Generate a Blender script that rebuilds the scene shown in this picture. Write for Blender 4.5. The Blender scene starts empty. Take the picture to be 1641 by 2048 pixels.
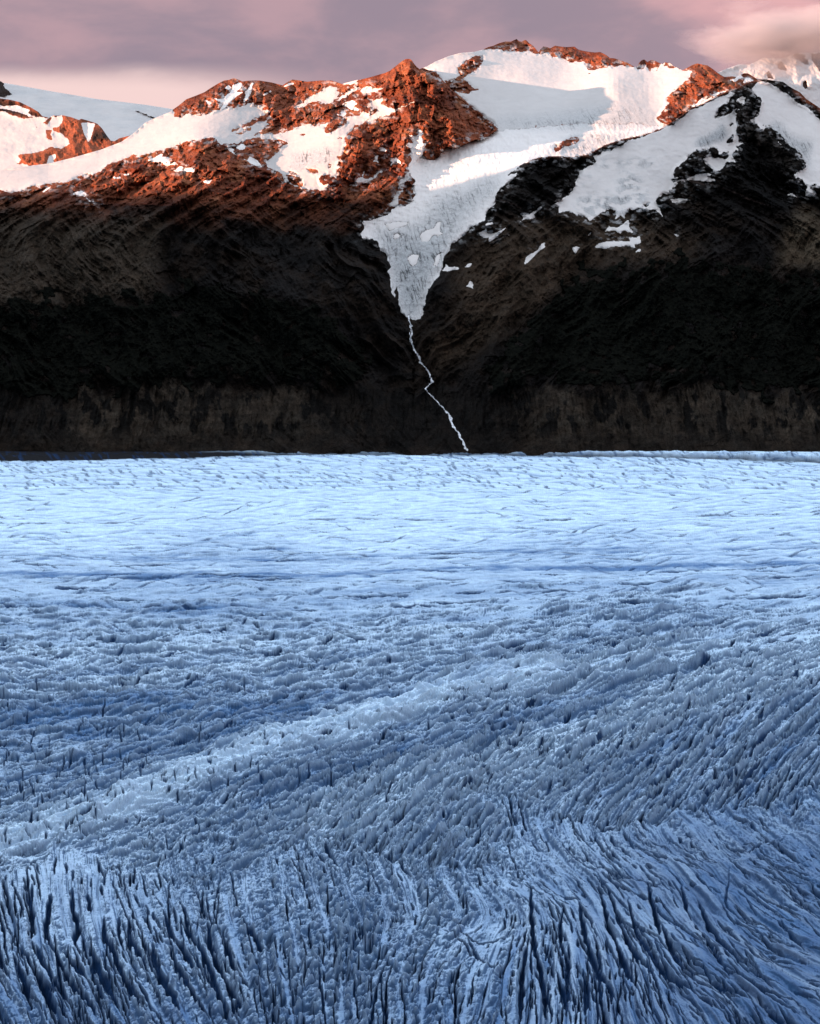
import bpy, math, time
import numpy as np
T0 = time.time()
def log(*a): print('[scene %.1fs]' % (time.time()-T0), *a, flush=True)
F32 = np.float32
scene = bpy.context.scene
COL = scene.collection

# ------------------------------------------------------------------ camera
W0, H0 = 1641.0, 2048.0          # the photograph's own pixels
FOC = 3900.0                     # focal length in those pixels
CAMZ = 700.0                     # the camera stands on a slope 700 m above the ice
HORIZ = 475.0
PITCH = math.atan((H0/2-HORIZ)/FOC)
cp, sp_ = math.cos(PITCH), math.sin(PITCH)
cam_d = bpy.data.cameras.new('camera'); cam = bpy.data.objects.new('camera', cam_d); COL.objects.link(cam)
cam.location = (0, 0, CAMZ); cam.rotation_euler = (math.pi/2-PITCH, 0, 0)
cam_d.sensor_fit = 'VERTICAL'; cam_d.sensor_height = 36.0; cam_d.lens = 36.0*FOC/H0
cam_d.clip_start = 1.0; cam_d.clip_end = 200000.0
scene.camera = cam

def ray(px, py):
    """sight line through a pixel: lateral and vertical metres per metre of distance"""
    u = (np.asarray(px, dtype=np.float64)-W0/2)/FOC
    v = (H0/2-np.asarray(py, dtype=np.float64))/FOC
    fwd = cp + v*sp_
    return u/fwd, (-sp_+v*cp)/fwd
def world(px, py, Y):
    ax, az = ray(px, py)
    return ax*Y, Y+0*ax, CAMZ+az*Y
def pix(x, y, z):
    """inverse of world()"""
    x = np.asarray(x, float); y = np.asarray(y, float); z = np.asarray(z, float)-CAMZ
    d = y*cp - z*sp_
    return W0/2+FOC*x/d, H0/2-FOC*(z*cp+y*sp_)/d

# ------------------------------------------------------------------ noise
_rng = np.random.RandomState(7)
_PERM = _rng.permutation(512).astype(np.int32)
_PERM = np.concatenate([_PERM, _PERM])
_ang = _rng.rand(512)*2*np.pi
_GX = np.cos(_ang).astype(F32); _GY = np.sin(_ang).astype(F32)
def _hash(ix, iy, seed):
    return _PERM[_PERM[(ix+seed*37) & 511] + (iy & 511)]
def perlin(x, y, seed=0):
    x = np.asarray(x, dtype=F32); y = np.asarray(y, dtype=F32)
    fx = np.floor(x); fy = np.floor(y)
    ix = fx.astype(np.int32); iy = fy.astype(np.int32)
    x = x-fx; y = y-fy
    u = x*x*x*(x*(x*6-15)+10); v = y*y*y*(y*(y*6-15)+10)
    def g(dx, dy):
        h = _hash(ix+dx, iy+dy, seed)
        return _GX[h]*(x-dx)+_GY[h]*(y-dy)
    a = g(0, 0); b = g(1, 0); a = a+u*(b-a)
    c = g(0, 1); d = g(1, 1); c = c+u*(d-c)
    return (a+v*(c-a))*F32(1.5)
def fbm(x, y, octv=4, seed=0, gain=0.5, lac=2.03):
    s = 0; a = 1.0; t = 0
    for k in range(octv):
        s = s+a*perlin(x*F32(lac**k), y*F32(lac**k), seed+k); t += a; a *= gain
    return s/F32(t)
def ridged(x, y, octv=4, seed=0, gain=0.5, lac=2.07):
    """0..1, sharp crests near 1"""
    s = 0; a = 1.0; t = 0
    for k in range(octv):
        n = 1-np.abs(perlin(x*F32(lac**k), y*F32(lac**k), seed+k))*F32(1.5)
        s = s+a*n; t += a; a *= gain
    return s/F32(t)
def worley(x, y, seed=0, jitter=0.9):
    x = np.asarray(x, dtype=F32); y = np.asarray(y, dtype=F32)
    ix = np.floor(x).astype(np.int32); iy = np.floor(y).astype(np.int32)
    f1 = np.full(x.shape, 9, F32); f2 = f1.copy(); cid = np.zeros(x.shape, np.int32)
    for dx in (-1, 0, 1):
        for dy in (-1, 0, 1):
            h = _hash(ix+dx, iy+dy, seed)
            ox = (ix+dx)+F32(0.5)+(_ang[h]/6.2832-0.5).astype(F32)*jitter
            oy = (iy+dy)+F32(0.5)+(_ang[(h*7+13) & 511]/6.2832-0.5).astype(F32)*jitter
            d = np.sqrt((x-ox)**2+(y-oy)**2)
            near = d < f1
            f2 = np.where(near, f1, np.minimum(f2, d))
            cid = np.where(near, h, cid)
            f1 = np.where(near, d, f1)
    return f1, f2, cid
def facets(x, y, seed=0, tilt=1.0, step=0.5):
    """piecewise flat relief: every cell is a plane with its own tilt and height"""
    x = np.asarray(x, dtype=F32); y = np.asarray(y, dtype=F32)
    ix = np.floor(x).astype(np.int32); iy = np.floor(y).astype(np.int32)
    f1 = np.full(x.shape, 9, F32); out = np.zeros(x.shape, F32)
    for dx in (-1, 0, 1):
        for dy in (-1, 0, 1):
            h = _hash(ix+dx, iy+dy, seed)
            px = x-((ix+dx)+F32(0.5)+(_ang[h]/6.2832-0.5).astype(F32)*F32(0.9)); py = y-((iy+dy)+F32(0.5)+(_ang[(h*7+13) & 511]/6.2832-0.5).astype(F32)*F32(0.9))
            d = px*px+py*py; near = d < f1; k = (h*11+5) & 511
            out = np.where(near, tilt*(_GX[k]*px+_GY[k]*py)+step*_GX[(h*3+1) & 511], out); f1 = np.where(near, d, f1)
    return out
def sstep(a, b, x):
    t = np.clip((x-a)/(b-a), 0, 1); return t*t*(3-2*t)
def blur(a, r):
    """three box blurs of radius r (cells)"""
    a = a.astype(F32)
    for _ in range(3):
        for ax in (0, 1):
            n = a.shape[ax]
            p = np.concatenate([np.repeat(a.take([0], ax), r+1, ax), a, np.repeat(a.take([n-1], ax), r, ax)], ax)
            c = np.cumsum(p, ax, dtype=np.float64)
            hi = c.take(np.arange(2*r+1, 2*r+1+n), ax); lo = c.take(np.arange(0, n), ax)
            a = ((hi-lo)/(2*r+1)).astype(F32)
    return a
def inside(poly, X, Y):
    """even-odd test of arrays X, Y in a polygon"""
    P = np.asarray(poly, float); r = np.zeros(X.shape, bool)
    bb = (X >= P[:, 0].min()) & (X <= P[:, 0].max()) & (Y >= P[:, 1].min()) & (Y <= P[:, 1].max())
    idx = np.flatnonzero(bb.ravel())
    if not len(idx): return r
    x = X.ravel()[idx]; y = Y.ravel()[idx]; c = np.zeros(len(idx), bool)
    for (x0, y0), (x1, y1) in zip(P, np.roll(P, -1, 0)):
        if y0 == y1: continue
        hit = ((y0 > y) != (y1 > y)) & (x < (x1-x0)*(y-y0)/(y1-y0)+x0)
        c ^= hit
    rr = r.ravel(); rr[idx] = c
    return rr.reshape(X.shape)

# ------------------------------------------------------------------ mesh output
def mesh_object(name, V, Q, mat, attrs=None, smooth=None):
    """V (n,3), Q (m,4) indices into V; only the vertices in use are kept"""
    used, inv = np.unique(Q.ravel(), return_inverse=True)
    V = V[used]; Q = inv.reshape(Q.shape)
    me = bpy.data.meshes.new(name)
    n, m = len(V), len(Q)
    me.vertices.add(n); me.vertices.foreach_set('co', np.ascontiguousarray(V, dtype=F32).ravel())
    me.loops.add(m*4); me.loops.foreach_set('vertex_index', Q.astype(np.int32).ravel())
    me.polygons.add(m); me.polygons.foreach_set('loop_start', np.arange(0, m*4, 4, dtype=np.int32))
    me.polygons.foreach_set('use_smooth', np.ones(m, bool) if smooth is None else smooth)
    for k, v in (attrs or {}).items():
        v = v[used]
        if v.ndim == 1:
            a = me.attributes.new(k, 'FLOAT', 'POINT'); a.data.foreach_set('value', v.astype(F32))
        else:
            a = me.attributes.new(k, 'FLOAT_COLOR', 'POINT')
            c = np.ones((n, 4), F32); c[:, :3] = v; a.data.foreach_set('color', c.ravel())
    me.update(calc_edges=True); me.validate()
    me.materials.append(mat)
    o = bpy.data.objects.new(name, me); COL.objects.link(o)
    return o
def tag(o, label=None, cat=None, group=None, kind=None):
    if label: o['label'] = label
    if cat: o['category'] = cat
    if group: o['group'] = group
    if kind: o['kind'] = kind
    return o

# ------------------------------------------------------------------ materials
def new_mat(name):
    m = bpy.data.materials.new(name); m.use_nodes = True
    nt = m.node_tree; b = nt.nodes['Principled BSDF']
    b.inputs['Specular IOR Level'].default_value = 0.2
    return m, nt, b
class NB:
    """tiny node builder"""
    def __init__(s, nt): s.nt = nt
    def n(s, typ, **kw):
        nd = s.nt.nodes.new(typ)
        for k, v in kw.items():
            if k == 'ins':
                for i, val in v.items():
                    if isinstance(val, bpy.types.NodeSocket): s.nt.links.new(val, nd.inputs[i])
                    else: nd.inputs[i].default_value = val
            else: setattr(nd, k, v)
        return nd
    def math(s, op, a, b=0.0, c=0.0, clamp=False):
        return s.n('ShaderNodeMath', operation=op, use_clamp=clamp, ins={0: a, 1: b, 2: c}).outputs[0]
    def mix(s, f, a, b, mode='MIX'):
        nd = s.n('ShaderNodeMix', data_type='RGBA', blend_type=mode)
        for i, val in ((0, f), (6, a), (7, b)):
            if isinstance(val, bpy.types.NodeSocket): s.nt.links.new(val, nd.inputs[i])
            else: nd.inputs[i].default_value = val if i == 0 else (tuple(val)+(1,))[:4]
        return nd.outputs[2]
    def ramp(s, f, stops):
        nd = s.n('ShaderNodeValToRGB'); s.nt.links.new(f, nd.inputs[0])
        e = nd.color_ramp.elements
        while len(e) < len(stops): e.new(0.5)
        for k, (p, c) in enumerate(stops):
            e[k].position = p; e[k].color = tuple(c)+(1,) if len(c) == 3 else c
        return nd.outputs[0]
    def maprange(s, v, a, b, c, d, smooth=False):
        nd = s.n('ShaderNodeMapRange', interpolation_type='SMOOTHSTEP' if smooth else 'LINEAR', clamp=True)
        s.nt.links.new(v, nd.inputs[0])
        for i, val in enumerate((a, b, c, d)): nd.inputs[1+i].default_value = val
        return nd.outputs[0]
    def noise(s, vec, scale, detail=4, rough=0.55, dist=0.0):
        return s.n('ShaderNodeTexNoise', ins={'Vector': vec, 'Scale': scale, 'Detail': detail, 'Roughness': rough, 'Distortion': dist}).outputs[0]
    def bump(s, h, strength, dist):
        return s.n('ShaderNodeBump', ins={'Height': h, 'Strength': strength, 'Distance': dist}).outputs[0]
# ------------------------------------------------------------------ outlines measured on the photograph (zoom tiles: origin + scale)
K = 4.1025
def T(n, *pts):
    ox, oy = {1: (0, 140), 2: (300, 100), 3: (600, 100), 4: (840, 60), 5: (1240, 60), 6: (640, 340), 7: (940, 260), 8: (1240, 240)}[n]
    return [(ox+x/K, oy+y/K) for x, y in pts]
def rbf(points):
    """thin-plate spline of distance over pixel position"""
    P = np.array(points, float); xy = P[:, :2]/500.0; v = P[:, 2]
    def U(r2): return np.where(r2 > 0, r2*np.log(r2+1e-12), 0)
    d2 = ((xy[:, None]-xy[None])**2).sum(-1); n = len(P)
    A = np.zeros((n+3, n+3)); A[:n, :n] = U(d2)+np.eye(n)*2e-3; A[:n, n] = 1; A[:n, n+1:] = xy; A[n:, :n] = A[:n, n:].T
    w = np.linalg.solve(A, np.concatenate([v, [0, 0, 0]]))
    def f(X, Y):
        x = X/500.0; y = Y/500.0; s = w[n]+w[n+1]*x+w[n+2]*y
        for k in range(n): s = s+w[k]*U((x-xy[k, 0])**2+(y-xy[k, 1])**2)
        return s
    return f
def eval_coarse(f, X, Y, step=8):
    """evaluate f on every 8th node of a regular grid, interpolate the rest"""
    nr, nc = X.shape
    ri = np.unique(np.append(np.arange(0, nr, step), nr-1)); ci = np.unique(np.append(np.arange(0, nc, step), nc-1))
    C = f(X[np.ix_(ri, ci)], Y[np.ix_(ri, ci)])
    tmp = np.empty((len(ri), nc)); cc = np.arange(nc)
    for k in range(len(ri)): tmp[k] = np.interp(cc, ci, C[k])
    p = np.interp(np.arange(nr), ri, np.arange(len(ri))); i0 = np.clip(p.astype(int), 0, len(ri)-2); t = (p-i0)[:, None]
    return tmp[i0]*(1-t)+tmp[i0+1]*t
def components(mask):
    """4-connected components of a boolean image by runs; returns label image (0 = outside)"""
    par = []
    def find(a):
        while par[a] != a: par[a] = par[par[a]]; a = par[a]
        return a
    lab = np.zeros(mask.shape, np.int32); prev = []
    for r in range(mask.shape[0]):
        d = np.diff(np.concatenate([[0], mask[r].view(np.int8), [0]])); st = np.flatnonzero(d == 1); en = np.flatnonzero(d == -1)
        cur = []; k = 0
        for a, b in zip(st, en):
            i = len(par); par.append(i)
            for (pa, pb, pi) in prev:
                if pa < b and pb > a: par[find(pi)] = find(i)
            lab[r, a:b] = i+1; cur.append((a, b, i))
        prev = cur
    root = np.array([0]+[find(i)+1 for i in range(len(par))], np.int32)
    return root[lab]

# --- skylines
SKY_LEFT = T(1, (-3000, 900), (0, 820), (100, 805), (250, 788), (420, 765), (620, 715), (830, 655), (1000, 590), (1100, 520), (1200, 430), (1300, 385), (1400, 345), (1430, 318), (1470, 290), (1530, 240), (1610, 210)) + \
    T(2, (450, 345), (510, 305), (560, 275), (610, 250), (650, 245), (690, 231), (720, 240), (760, 258), (800, 252), (850, 250), (900, 250), (950, 258), (1000, 266), (1090, 290), (1130, 262), (1170, 242), (1230, 250), (1290, 260), (1400, 250), (1490, 250)) + \
    T(3, (300, 262), (350, 280), (440, 255), (540, 233), (640, 205), (700, 188), (740, 170), (790, 130), (840, 90), (865, 76), (885, 72), (905, 74), (920, 85), (940, 115), (960, 138), (985, 155))
SKY_MID = T(4, (0, 322), (60, 300), (130, 260), (240, 215), (330, 190), (450, 180), (510, 165), (560, 140), (600, 130), (650, 108), (700, 94), (745, 95), (770, 84), (795, 74), (815, 92), (840, 95), (855, 84), (872, 82), (900, 110), (925, 125), (950, 152), (975, 185), (990, 160), (1015, 134), (1050, 142), (1070, 150), (1110, 128), (1160, 136), (1200, 140), (1270, 136), (1300, 160), (1350, 172), (1400, 180), (1440, 184), (1480, 180), (1530, 205), (1560, 230), (1600, 232)) + \
    T(5, (0, 247), (60, 267), (125, 305), (145, 300), (155, 275), (170, 255), (185, 246), (200, 241), (215, 252), (225, 262), (250, 250), (270, 245), (300, 258), (335, 275), (355, 285), (370, 265), (410, 270), (450, 300), (490, 322), (510, 331), (530, 325), (590, 290), (620, 278), (640, 275), (680, 284), (720, 290), (770, 325), (820, 365), (860, 385), (920, 380), (960, 386), (1000, 365), (1020, 354), (1050, 356), (1070, 365), (1100, 385), (1130, 405), (1200, 405), (1260, 415), (1340, 425), (1390, 462), (1430, 485), (1480, 512), (1530, 565), (1620, 625), (1641, 640), (1900, 830), (2450, 1040), (3200, 1000), (4300, 1250))
SKYLINE = np.array(SKY_LEFT+SKY_MID)

# --- depth of the big landforms (pixel x, pixel y, distance in m)
D_L = [(-200, 905, 6420), (0, 905, 6420), (300, 900, 6420), (600, 895, 6420), (820, 895, 6430), (1000, 895, 6430), (-200, 780, 6650), (0, 780, 6660), (300, 780, 6660), (600, 780, 6670), (800, 780, 6700), (920, 840, 6560),
       (-200, 620, 6990), (0, 620, 7000), (300, 620, 6980), (550, 620, 6930), (720, 620, 6950), (820, 640, 7000), (0, 500, 7280), (300, 500, 7230), (550, 500, 7250), (700, 500, 7290), (-200, 400, 7550), (100, 390, 7560), (300, 390, 7520), (450, 390, 7500), (600, 400, 7600), (740, 420, 7520),
       (-200, 350, 7950), (100, 350, 7950), (400, 285, 7960), (350, 215, 8700), (250, 290, 8250), (470, 160, 8950), (620, 165, 8950), (560, 240, 8520), (720, 150, 8750), (820, 118, 8500), (700, 230, 8350), (600, 330, 7840), (680, 270, 8020), (870, 170, 8330), (920, 210, 8330), (990, 262, 8320), (900, 250, 8050), (800, 400, 7600), (760, 320, 7880), (850, 310, 7850), (700, 400, 7600)]
D_R = [(820, 895, 6430), (940, 897, 6430), (1200, 900, 6420), (1500, 908, 6420), (1840, 915, 6400), (860, 790, 6720), (1000, 780, 6660), (1200, 780, 6660), (1500, 780, 6650), (1840, 790, 6630), (900, 640, 7010), (1050, 640, 6980), (1200, 640, 7000), (1500, 640, 6980), (1840, 640, 6970),
       (950, 500, 7330), (1100, 500, 7310), (1300, 500, 7270), (1500, 500, 7240), (1840, 500, 7220), (1000, 420, 7520), (1060, 350, 7700), (1150, 320, 7770), (1200, 400, 7600), (1350, 400, 7570), (1310, 270, 7800), (1300, 330, 7700), (1480, 300, 7740), (1500, 165, 8040), (1450, 220, 7870), (1560, 300, 7780), (1640, 215, 8040), (1640, 330, 7700), (1640, 420, 7480), (1840, 330, 7700), (1840, 400, 7560)]
D_L += [(-620, 905, 6420), (-620, 620, 7000), (-620, 400, 7560)]
D_R += [(2260, 915, 6400), (2260, 640, 6970), (2260, 420, 7500), (2260, 340, 7700)]
D_B = [(818, 640, 7000), (820, 540, 7250), (760, 450, 7480), (830, 450, 7500), (900, 380, 7720), (860, 330, 7920), (950, 310, 8020), (1100, 280, 8280), (1000, 270, 8350), (1150, 250, 8560), (1320, 262, 8480), (1250, 215, 8760), (1230, 165, 9050), (1000, 200, 8950), (1050, 150, 9300), (940, 130, 9350), (880, 150, 9150), (860, 135, 9300), (1040, 85, 9950), (1150, 110, 9800), (1290, 130, 9470), (1390, 130, 9330), (1330, 165, 9130), (1330, 235, 8700), (1360, 180, 8950), (1450, 160, 9000), (1500, 150, 9200), (1840, 250, 9300), (900, 220, 8800)]
R_POLY = T(6, (740, 2300), (760, 1500), (830, 1228), (850, 1190), (858, 1110), (880, 1000), (950, 900), (1000, 810), (1020, 720), (1080, 620), (1180, 540), (1240, 470), (1350, 410), (1370, 350), (1400, 300), (1450, 265), (1440, 230), (1480, 150), (1540, 100)) + \
    T(7, (290, 395), (330, 350), (400, 300), (500, 250), (600, 222), (720, 218), (850, 225), (960, 205), (1000, 190), (1100, 130), (1250, 80), (1400, 50), (1500, 20), (1560, 0)) + \
    T(5, (420, 760), (510, 700), (590, 640), (680, 610), (760, 565), (850, 520), (960, 480), (1040, 435), (1140, 410), (1200, 400), (1300, 300), (4600, 300)) + [(2700, 1000), (935, 1000)]
PEAK_EDGE = T(3, (985, 155), (1030, 178), (1110, 182), (1150, 230), (1180, 265), (1230, 315), (1320, 390), (1400, 460), (1480, 520), (1540, 580), (1600, 630), (1628, 655))
L_POLY = [(-900, 1000), (-900, 0), (840, 0)] + PEAK_EDGE + T(3, (1560, 700), (1490, 745), (1440, 735), (1330, 785), (1280, 810), (1200, 790), (1150, 860), (1100, 900), (1040, 895), (1010, 860), (960, 900), (920, 1000)) + \
    T(6, (786, 95), (766, 185), (800, 190), (760, 250), (700, 300), (610, 320), (430, 400), (350, 565), (430, 560), (500, 650), (540, 690), (575, 790), (585, 900), (605, 1060), (650, 1080), (670, 1170), (720, 1225), (740, 1500), (735, 2300)) + [(925, 1000)]
# ------------------------------------------------------------------ snow and ice lying on the mountains: one entry per thing
# (name, label, category, outlines added, outlines cut out of it, extra properties)
SN = []
def snow(name, label, cat, add, cut=(), **kw):
    kw.setdefault('fresh', 1.25 if 'shaded' in label or 'patch' in name else 0.84 if 'sunlit' in label or 'slope' in label or 'ramp' in label else 0.97)  # snow lightened in shade, darkened in sun: exposure evened in the colour
    SN.append(dict(name=name, label=label, cat=cat, add=add, cut=cut, **kw))
snow('snowfield', 'long smooth snow slope sweeping down left between the rust coloured ridge and dark shoulder', 'snowfield',
     [T(1, (-3000, 820), (0, 790), (100, 780), (250, 768), (420, 745), (620, 695), (830, 635), (1000, 570), (1100, 500), (1200, 410), (1300, 365), (1400, 325), (1432, 345), (1433, 390)) +
      T(2, (205, 550), (260, 557), (320, 520), (400, 545), (470, 530), (515, 510), (510, 490), (580, 495), (600, 480), (640, 480), (720, 470), (760, 455), (850, 430), (855, 460), (920, 455), (930, 490), (975, 490), (1000, 525), (985, 600), (900, 680), (860, 705), (880, 722), (800, 735), (700, 770), (590, 770), (560, 760), (520, 725), (480, 722), (410, 738)) +
      T(1, (1540, 585), (1440, 620), (1360, 650), (1280, 665), (1200, 690), (1100, 700), (1000, 740), (900, 770), (830, 830), (760, 860), (720, 850), (640, 870), (570, 915), (500, 920), (400, 940), (340, 945), (280, 945), (200, 970), (180, 995), (0, 990), (-3000, 1000))],
     [T(2, (660, 685), (665, 655), (735, 618), (735, 640), (690, 665)), T(2, (748, 637), (790, 605), (830, 578), (900, 560), (965, 568), (940, 590), (850, 612), (800, 630)), T(2, (710, 697), (760, 660), (835, 630), (830, 652), (760, 687)), T(2, (820, 582), (850, 555), (930, 540), (975, 508), (1010, 518), (950, 562), (880, 577)), T(2, (665, 727), (710, 698), (690, 717)), T(2, (830, 715), (925, 655), (1010, 600), (1040, 600), (1040, 690), (960, 672), (900, 690))])
snow('snowfield', 'sunlit snow basin with a grey patch of bare ice between two rust red rock walls', 'snowfield',
     [T(2, (860, 705), (905, 692), (960, 685), (1050, 690), (1130, 660), (1180, 650), (1250, 620), (1320, 600), (1350, 630), (1400, 612), (1450, 600), (1480, 595), (1440, 640), (1450, 685), (1500, 670), (1560, 640), (1610, 605)) +
      T(3, (385, 580), (385, 545), (430, 540), (500, 540), (510, 505), (610, 530), (635, 490), (580, 460), (560, 450), (600, 425), (640, 398), (692, 393), (663, 430), (700, 470), (720, 480), (780, 480), (830, 470), (900, 430), (955, 408), (880, 462), (800, 497), (760, 515), (700, 542), (600, 572), (520, 592), (450, 620), (430, 650), (400, 690), (370, 720), (390, 770), (360, 800), (350, 850), (310, 870), (320, 920), (300, 940), (350, 962), (310, 985), (298, 1050), (322, 1100), (250, 1122), (200, 1148), (100, 1140), (20, 1135)) +
      T(2, (1210, 1125), (1160, 1100), (1110, 1090), (1090, 1040), (1050, 990), (970, 965), (955, 910), (1000, 880), (1040, 855), (1090, 790), (1140, 768), (1100, 742), (1060, 730), (960, 735), (880, 725))],
     [T(3, (45, 970), (75, 985), (110, 968), (155, 995), (130, 1022), (85, 1010)), T(3, (148, 1052), (190, 1025), (250, 1020), (310, 1070), (318, 1098), (250, 1110), (190, 1112), (165, 1080)), T(3, (222, 980), (240, 930), (262, 935), (255, 960)), T(2, (1112, 1020), (1170, 1030), (1230, 1050), (1272, 1112), (1225, 1122), (1150, 1080)), T(2, (1140, 995), (1190, 1000), (1222, 1022), (1150, 1018)), T(2, (1225, 690), (1270, 682), (1275, 698), (1240, 702)), T(2, (1530, 720), (1580, 710), (1570, 728))])
snow('snowfield', 'narrow bright snow ramp climbing right below the jagged rust coloured crest', 'snowfield',
     [T(2, (960, 600), (1000, 525), (1060, 530), (1150, 495), (1240, 440), (1300, 390), (1400, 345), (1440, 315), (1490, 298), (1530, 300), (1545, 340), (1570, 345), (1525, 400), (1500, 430), (1450, 440), (1370, 412), (1330, 425), (1270, 460), (1180, 490), (1060, 560), (1000, 602))])
snow('snow_streak', 'thin snow streak left of a wider one below the pyramid peak', 'snow patch', [T(3, (305, 415), (340, 375), (390, 340), (440, 310), (512, 288), (490, 312), (430, 352), (380, 392), (330, 412))])
snow('snow_streak', 'long ragged snow streak running up right towards the pyramid peak', 'snow patch', [T(3, (418, 388), (470, 350), (520, 308), (560, 295), (590, 295), (610, 315), (700, 300), (775, 240), (778, 252), (700, 312), (640, 332), (560, 352), (480, 372))])
snow('snow_cornice', 'thin white snow edge on the skyline left of the pyramid peak', 'snow patch', [T(3, (350, 278), (440, 250), (540, 225), (548, 236), (490, 252), (420, 282))])
snow('snow_patch', 'snow patch with ragged arms in red rocks left of the bright basin', 'snow patch', [T(3, (308, 462), (370, 430), (450, 418), (472, 440), (440, 470), (510, 480), (540, 470), (470, 505), (430, 492), (380, 463))])
snow('snow_patch', 'small oval snow patch enclosed by dark red rock above the basin', 'snow patch', [T(3, (308, 525), (340, 505), (375, 500), (392, 520), (370, 547), (320, 542))])
snow('snow_patch', 'forked snow patch in the middle of the banded rock wall', 'snow patch', [T(3, (640, 790), (655, 765), (672, 765), (685, 792), (712, 812), (700, 835), (660, 830))])
snow('snow_patch', 'curved snow patch low on the banded rock wall', 'snow patch', [T(3, (594, 918), (600, 890), (625, 872), (660, 850), (655, 878), (635, 895), (645, 925), (605, 908))])
snow('snow_patch', 'snow patch beside a brown slab low on the banded rock wall', 'snow patch', [T(3, (745, 900), (790, 888), (815, 890), (850, 950), (820, 935), (790, 915), (770, 930), (750, 962))])
snow('snow_streak', 'ragged diagonal snow streak at the foot of the banded rock wall', 'snow patch', [T(3, (450, 1092), (480, 1050), (500, 1028), (532, 990), (520, 1040), (560, 1060), (620, 1022), (672, 982), (682, 1002), (650, 1020), (600, 1062), (540, 1092), (470, 1108), (398, 1112))])
snow('snow_gully', 'steep narrow snow gully joining the top of the hanging glacier on its left', 'snow patch', [T(6, (560, 275), (590, 265), (605, 230), (620, 195), (650, 120), (660, 95), (700, 55), (722, 20), (745, 10), (735, 60), (700, 100), (665, 150), (690, 150), (660, 200), (652, 235), (640, 292), (600, 308), (580, 290))])
ICE_POLY = T(3, (1660, 640), (1628, 655), (1560, 702), (1490, 747), (1440, 737), (1400, 732), (1330, 787), (1280, 812), (1200, 792), (1150, 862), (1100, 902), (1040, 897), (1010, 860), (1010, 800), (1050, 770), (1010, 765), (1005, 700), (1005, 650), (965, 648), (968, 690), (940, 717), (902, 690), (930, 760), (880, 780), (915, 830), (912, 890), (885, 955), (900, 1010)) + \
    T(6, (771, 55), (786, 95), (756, 135), (766, 185), (800, 190), (760, 250), (700, 300), (650, 300), (610, 320), (560, 350), (520, 380), (470, 400), (430, 400), (410, 415), (350, 420), (370, 480), (340, 520), (350, 567), (430, 560), (480, 600), (500, 650), (540, 690), (560, 740), (575, 790), (555, 830), (585, 900), (585, 980), (605, 1060), (618, 1010), (632, 950), (645, 1000), (650, 1080), (670, 1170), (720, 1225), (770, 1232), (830, 1228), (846, 1180), (855, 1110), (880, 1000), (950, 900), (1000, 810), (1020, 720), (1080, 620), (1180, 540), (1240, 470), (1350, 410), (1370, 350), (1400, 300), (1450, 265), (1440, 230), (1480, 150), (1540, 120)) + \
    T(7, (270, 460), (350, 410), (405, 335), (350, 362), (290, 397), (330, 352), (400, 302), (500, 252), (600, 224), (720, 220), (850, 227), (960, 207), (1000, 192), (1100, 132), (1250, 82), (1400, 52), (1500, 22), (1570, 0)) + \
    T(5, (360, 760), (330, 790), (200, 775), (100, 765)) + T(4, (1400, 765), (1250, 772), (1100, 785), (900, 805), (760, 812))
snow('hanging_glacier', 'pale hanging glacier spilling between the peaks and narrowing to a tongue above the stream', 'glacier', [ICE_POLY],
     [T(7, (668, 190), (700, 172), (685, 150), (722, 108), (800, 78), (860, 58), (905, 75), (890, 92), (870, 112), (780, 142), (700, 177))], fresh=1.34)  # colour lightened to stand in for sunlight on the upper ice
snow('snowfield', 'broad white snow bowl under the highest summit with one side in shadow', 'snowfield',
     [T(4, (640, 835), (600, 770), (470, 660), (330, 550), (230, 475), (190, 430), (130, 340), (-10, 300), (0, 290), (60, 280), (130, 240), (240, 195), (330, 170), (450, 160), (515, 163), (560, 158), (600, 158), (660, 158), (700, 175), (830, 180), (900, 180), (970, 200), (1020, 190), (1060, 180), (1090, 222), (1140, 215), (1190, 245), (1270, 265), (1355, 262), (1370, 300), (1395, 322), (1440, 336), (1480, 310), (1560, 300), (1641, 300)) +
      T(5, (0, 290), (60, 297), (130, 312), (145, 325), (180, 322), (215, 290), (228, 318), (240, 355), (255, 320), (275, 318), (300, 342), (318, 300), (340, 278), (365, 275), (370, 282), (400, 310), (440, 308), (510, 332), (600, 332), (560, 400), (500, 460), (460, 500), (400, 530), (380, 570), (400, 600), (370, 650), (300, 730), (330, 757), (430, 757), (420, 765), (360, 762), (330, 792), (200, 777), (100, 767)) + T(4, (1400, 767), (1250, 774), (1100, 787), (900, 807), (760, 814))],
     [T(4, (528, 205), (530, 235), (490, 300), (460, 352), (390, 360), (360, 402), (380, 425), (430, 470), (490, 495), (440, 500), (420, 510), (400, 528), (330, 505), (250, 490), (200, 425), (270, 420), (330, 372), (310, 310), (330, 288), (380, 250), (455, 212)), T(4, (1340, 345), (1400, 350), (1448, 358), (1400, 358))])
snow('snow_patch', 'long snow patch on the orange saddle behind the dark ridge', 'snow patch', [T(5, (778, 472), (800, 445), (835, 425), (870, 425), (880, 430), (910, 405), (1000, 368), (1010, 378), (960, 412), (900, 440), (830, 477))])
snow('snow_patch', 'thin snow band between orange rock and the black crest line', 'snow patch', [T(5, (585, 645), (590, 625), (640, 600), (665, 560), (730, 565), (760, 535), (800, 518), (872, 483), (862, 510), (780, 552), (740, 580), (690, 612), (620, 640))])
snow('snow_patch', 'bright triangular snow patch on the orange knoll at the top of the dark ridge', 'snow patch', [T(5, (1012, 442), (1020, 400), (1030, 383), (1065, 400), (1105, 415), (1050, 437))])
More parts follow.
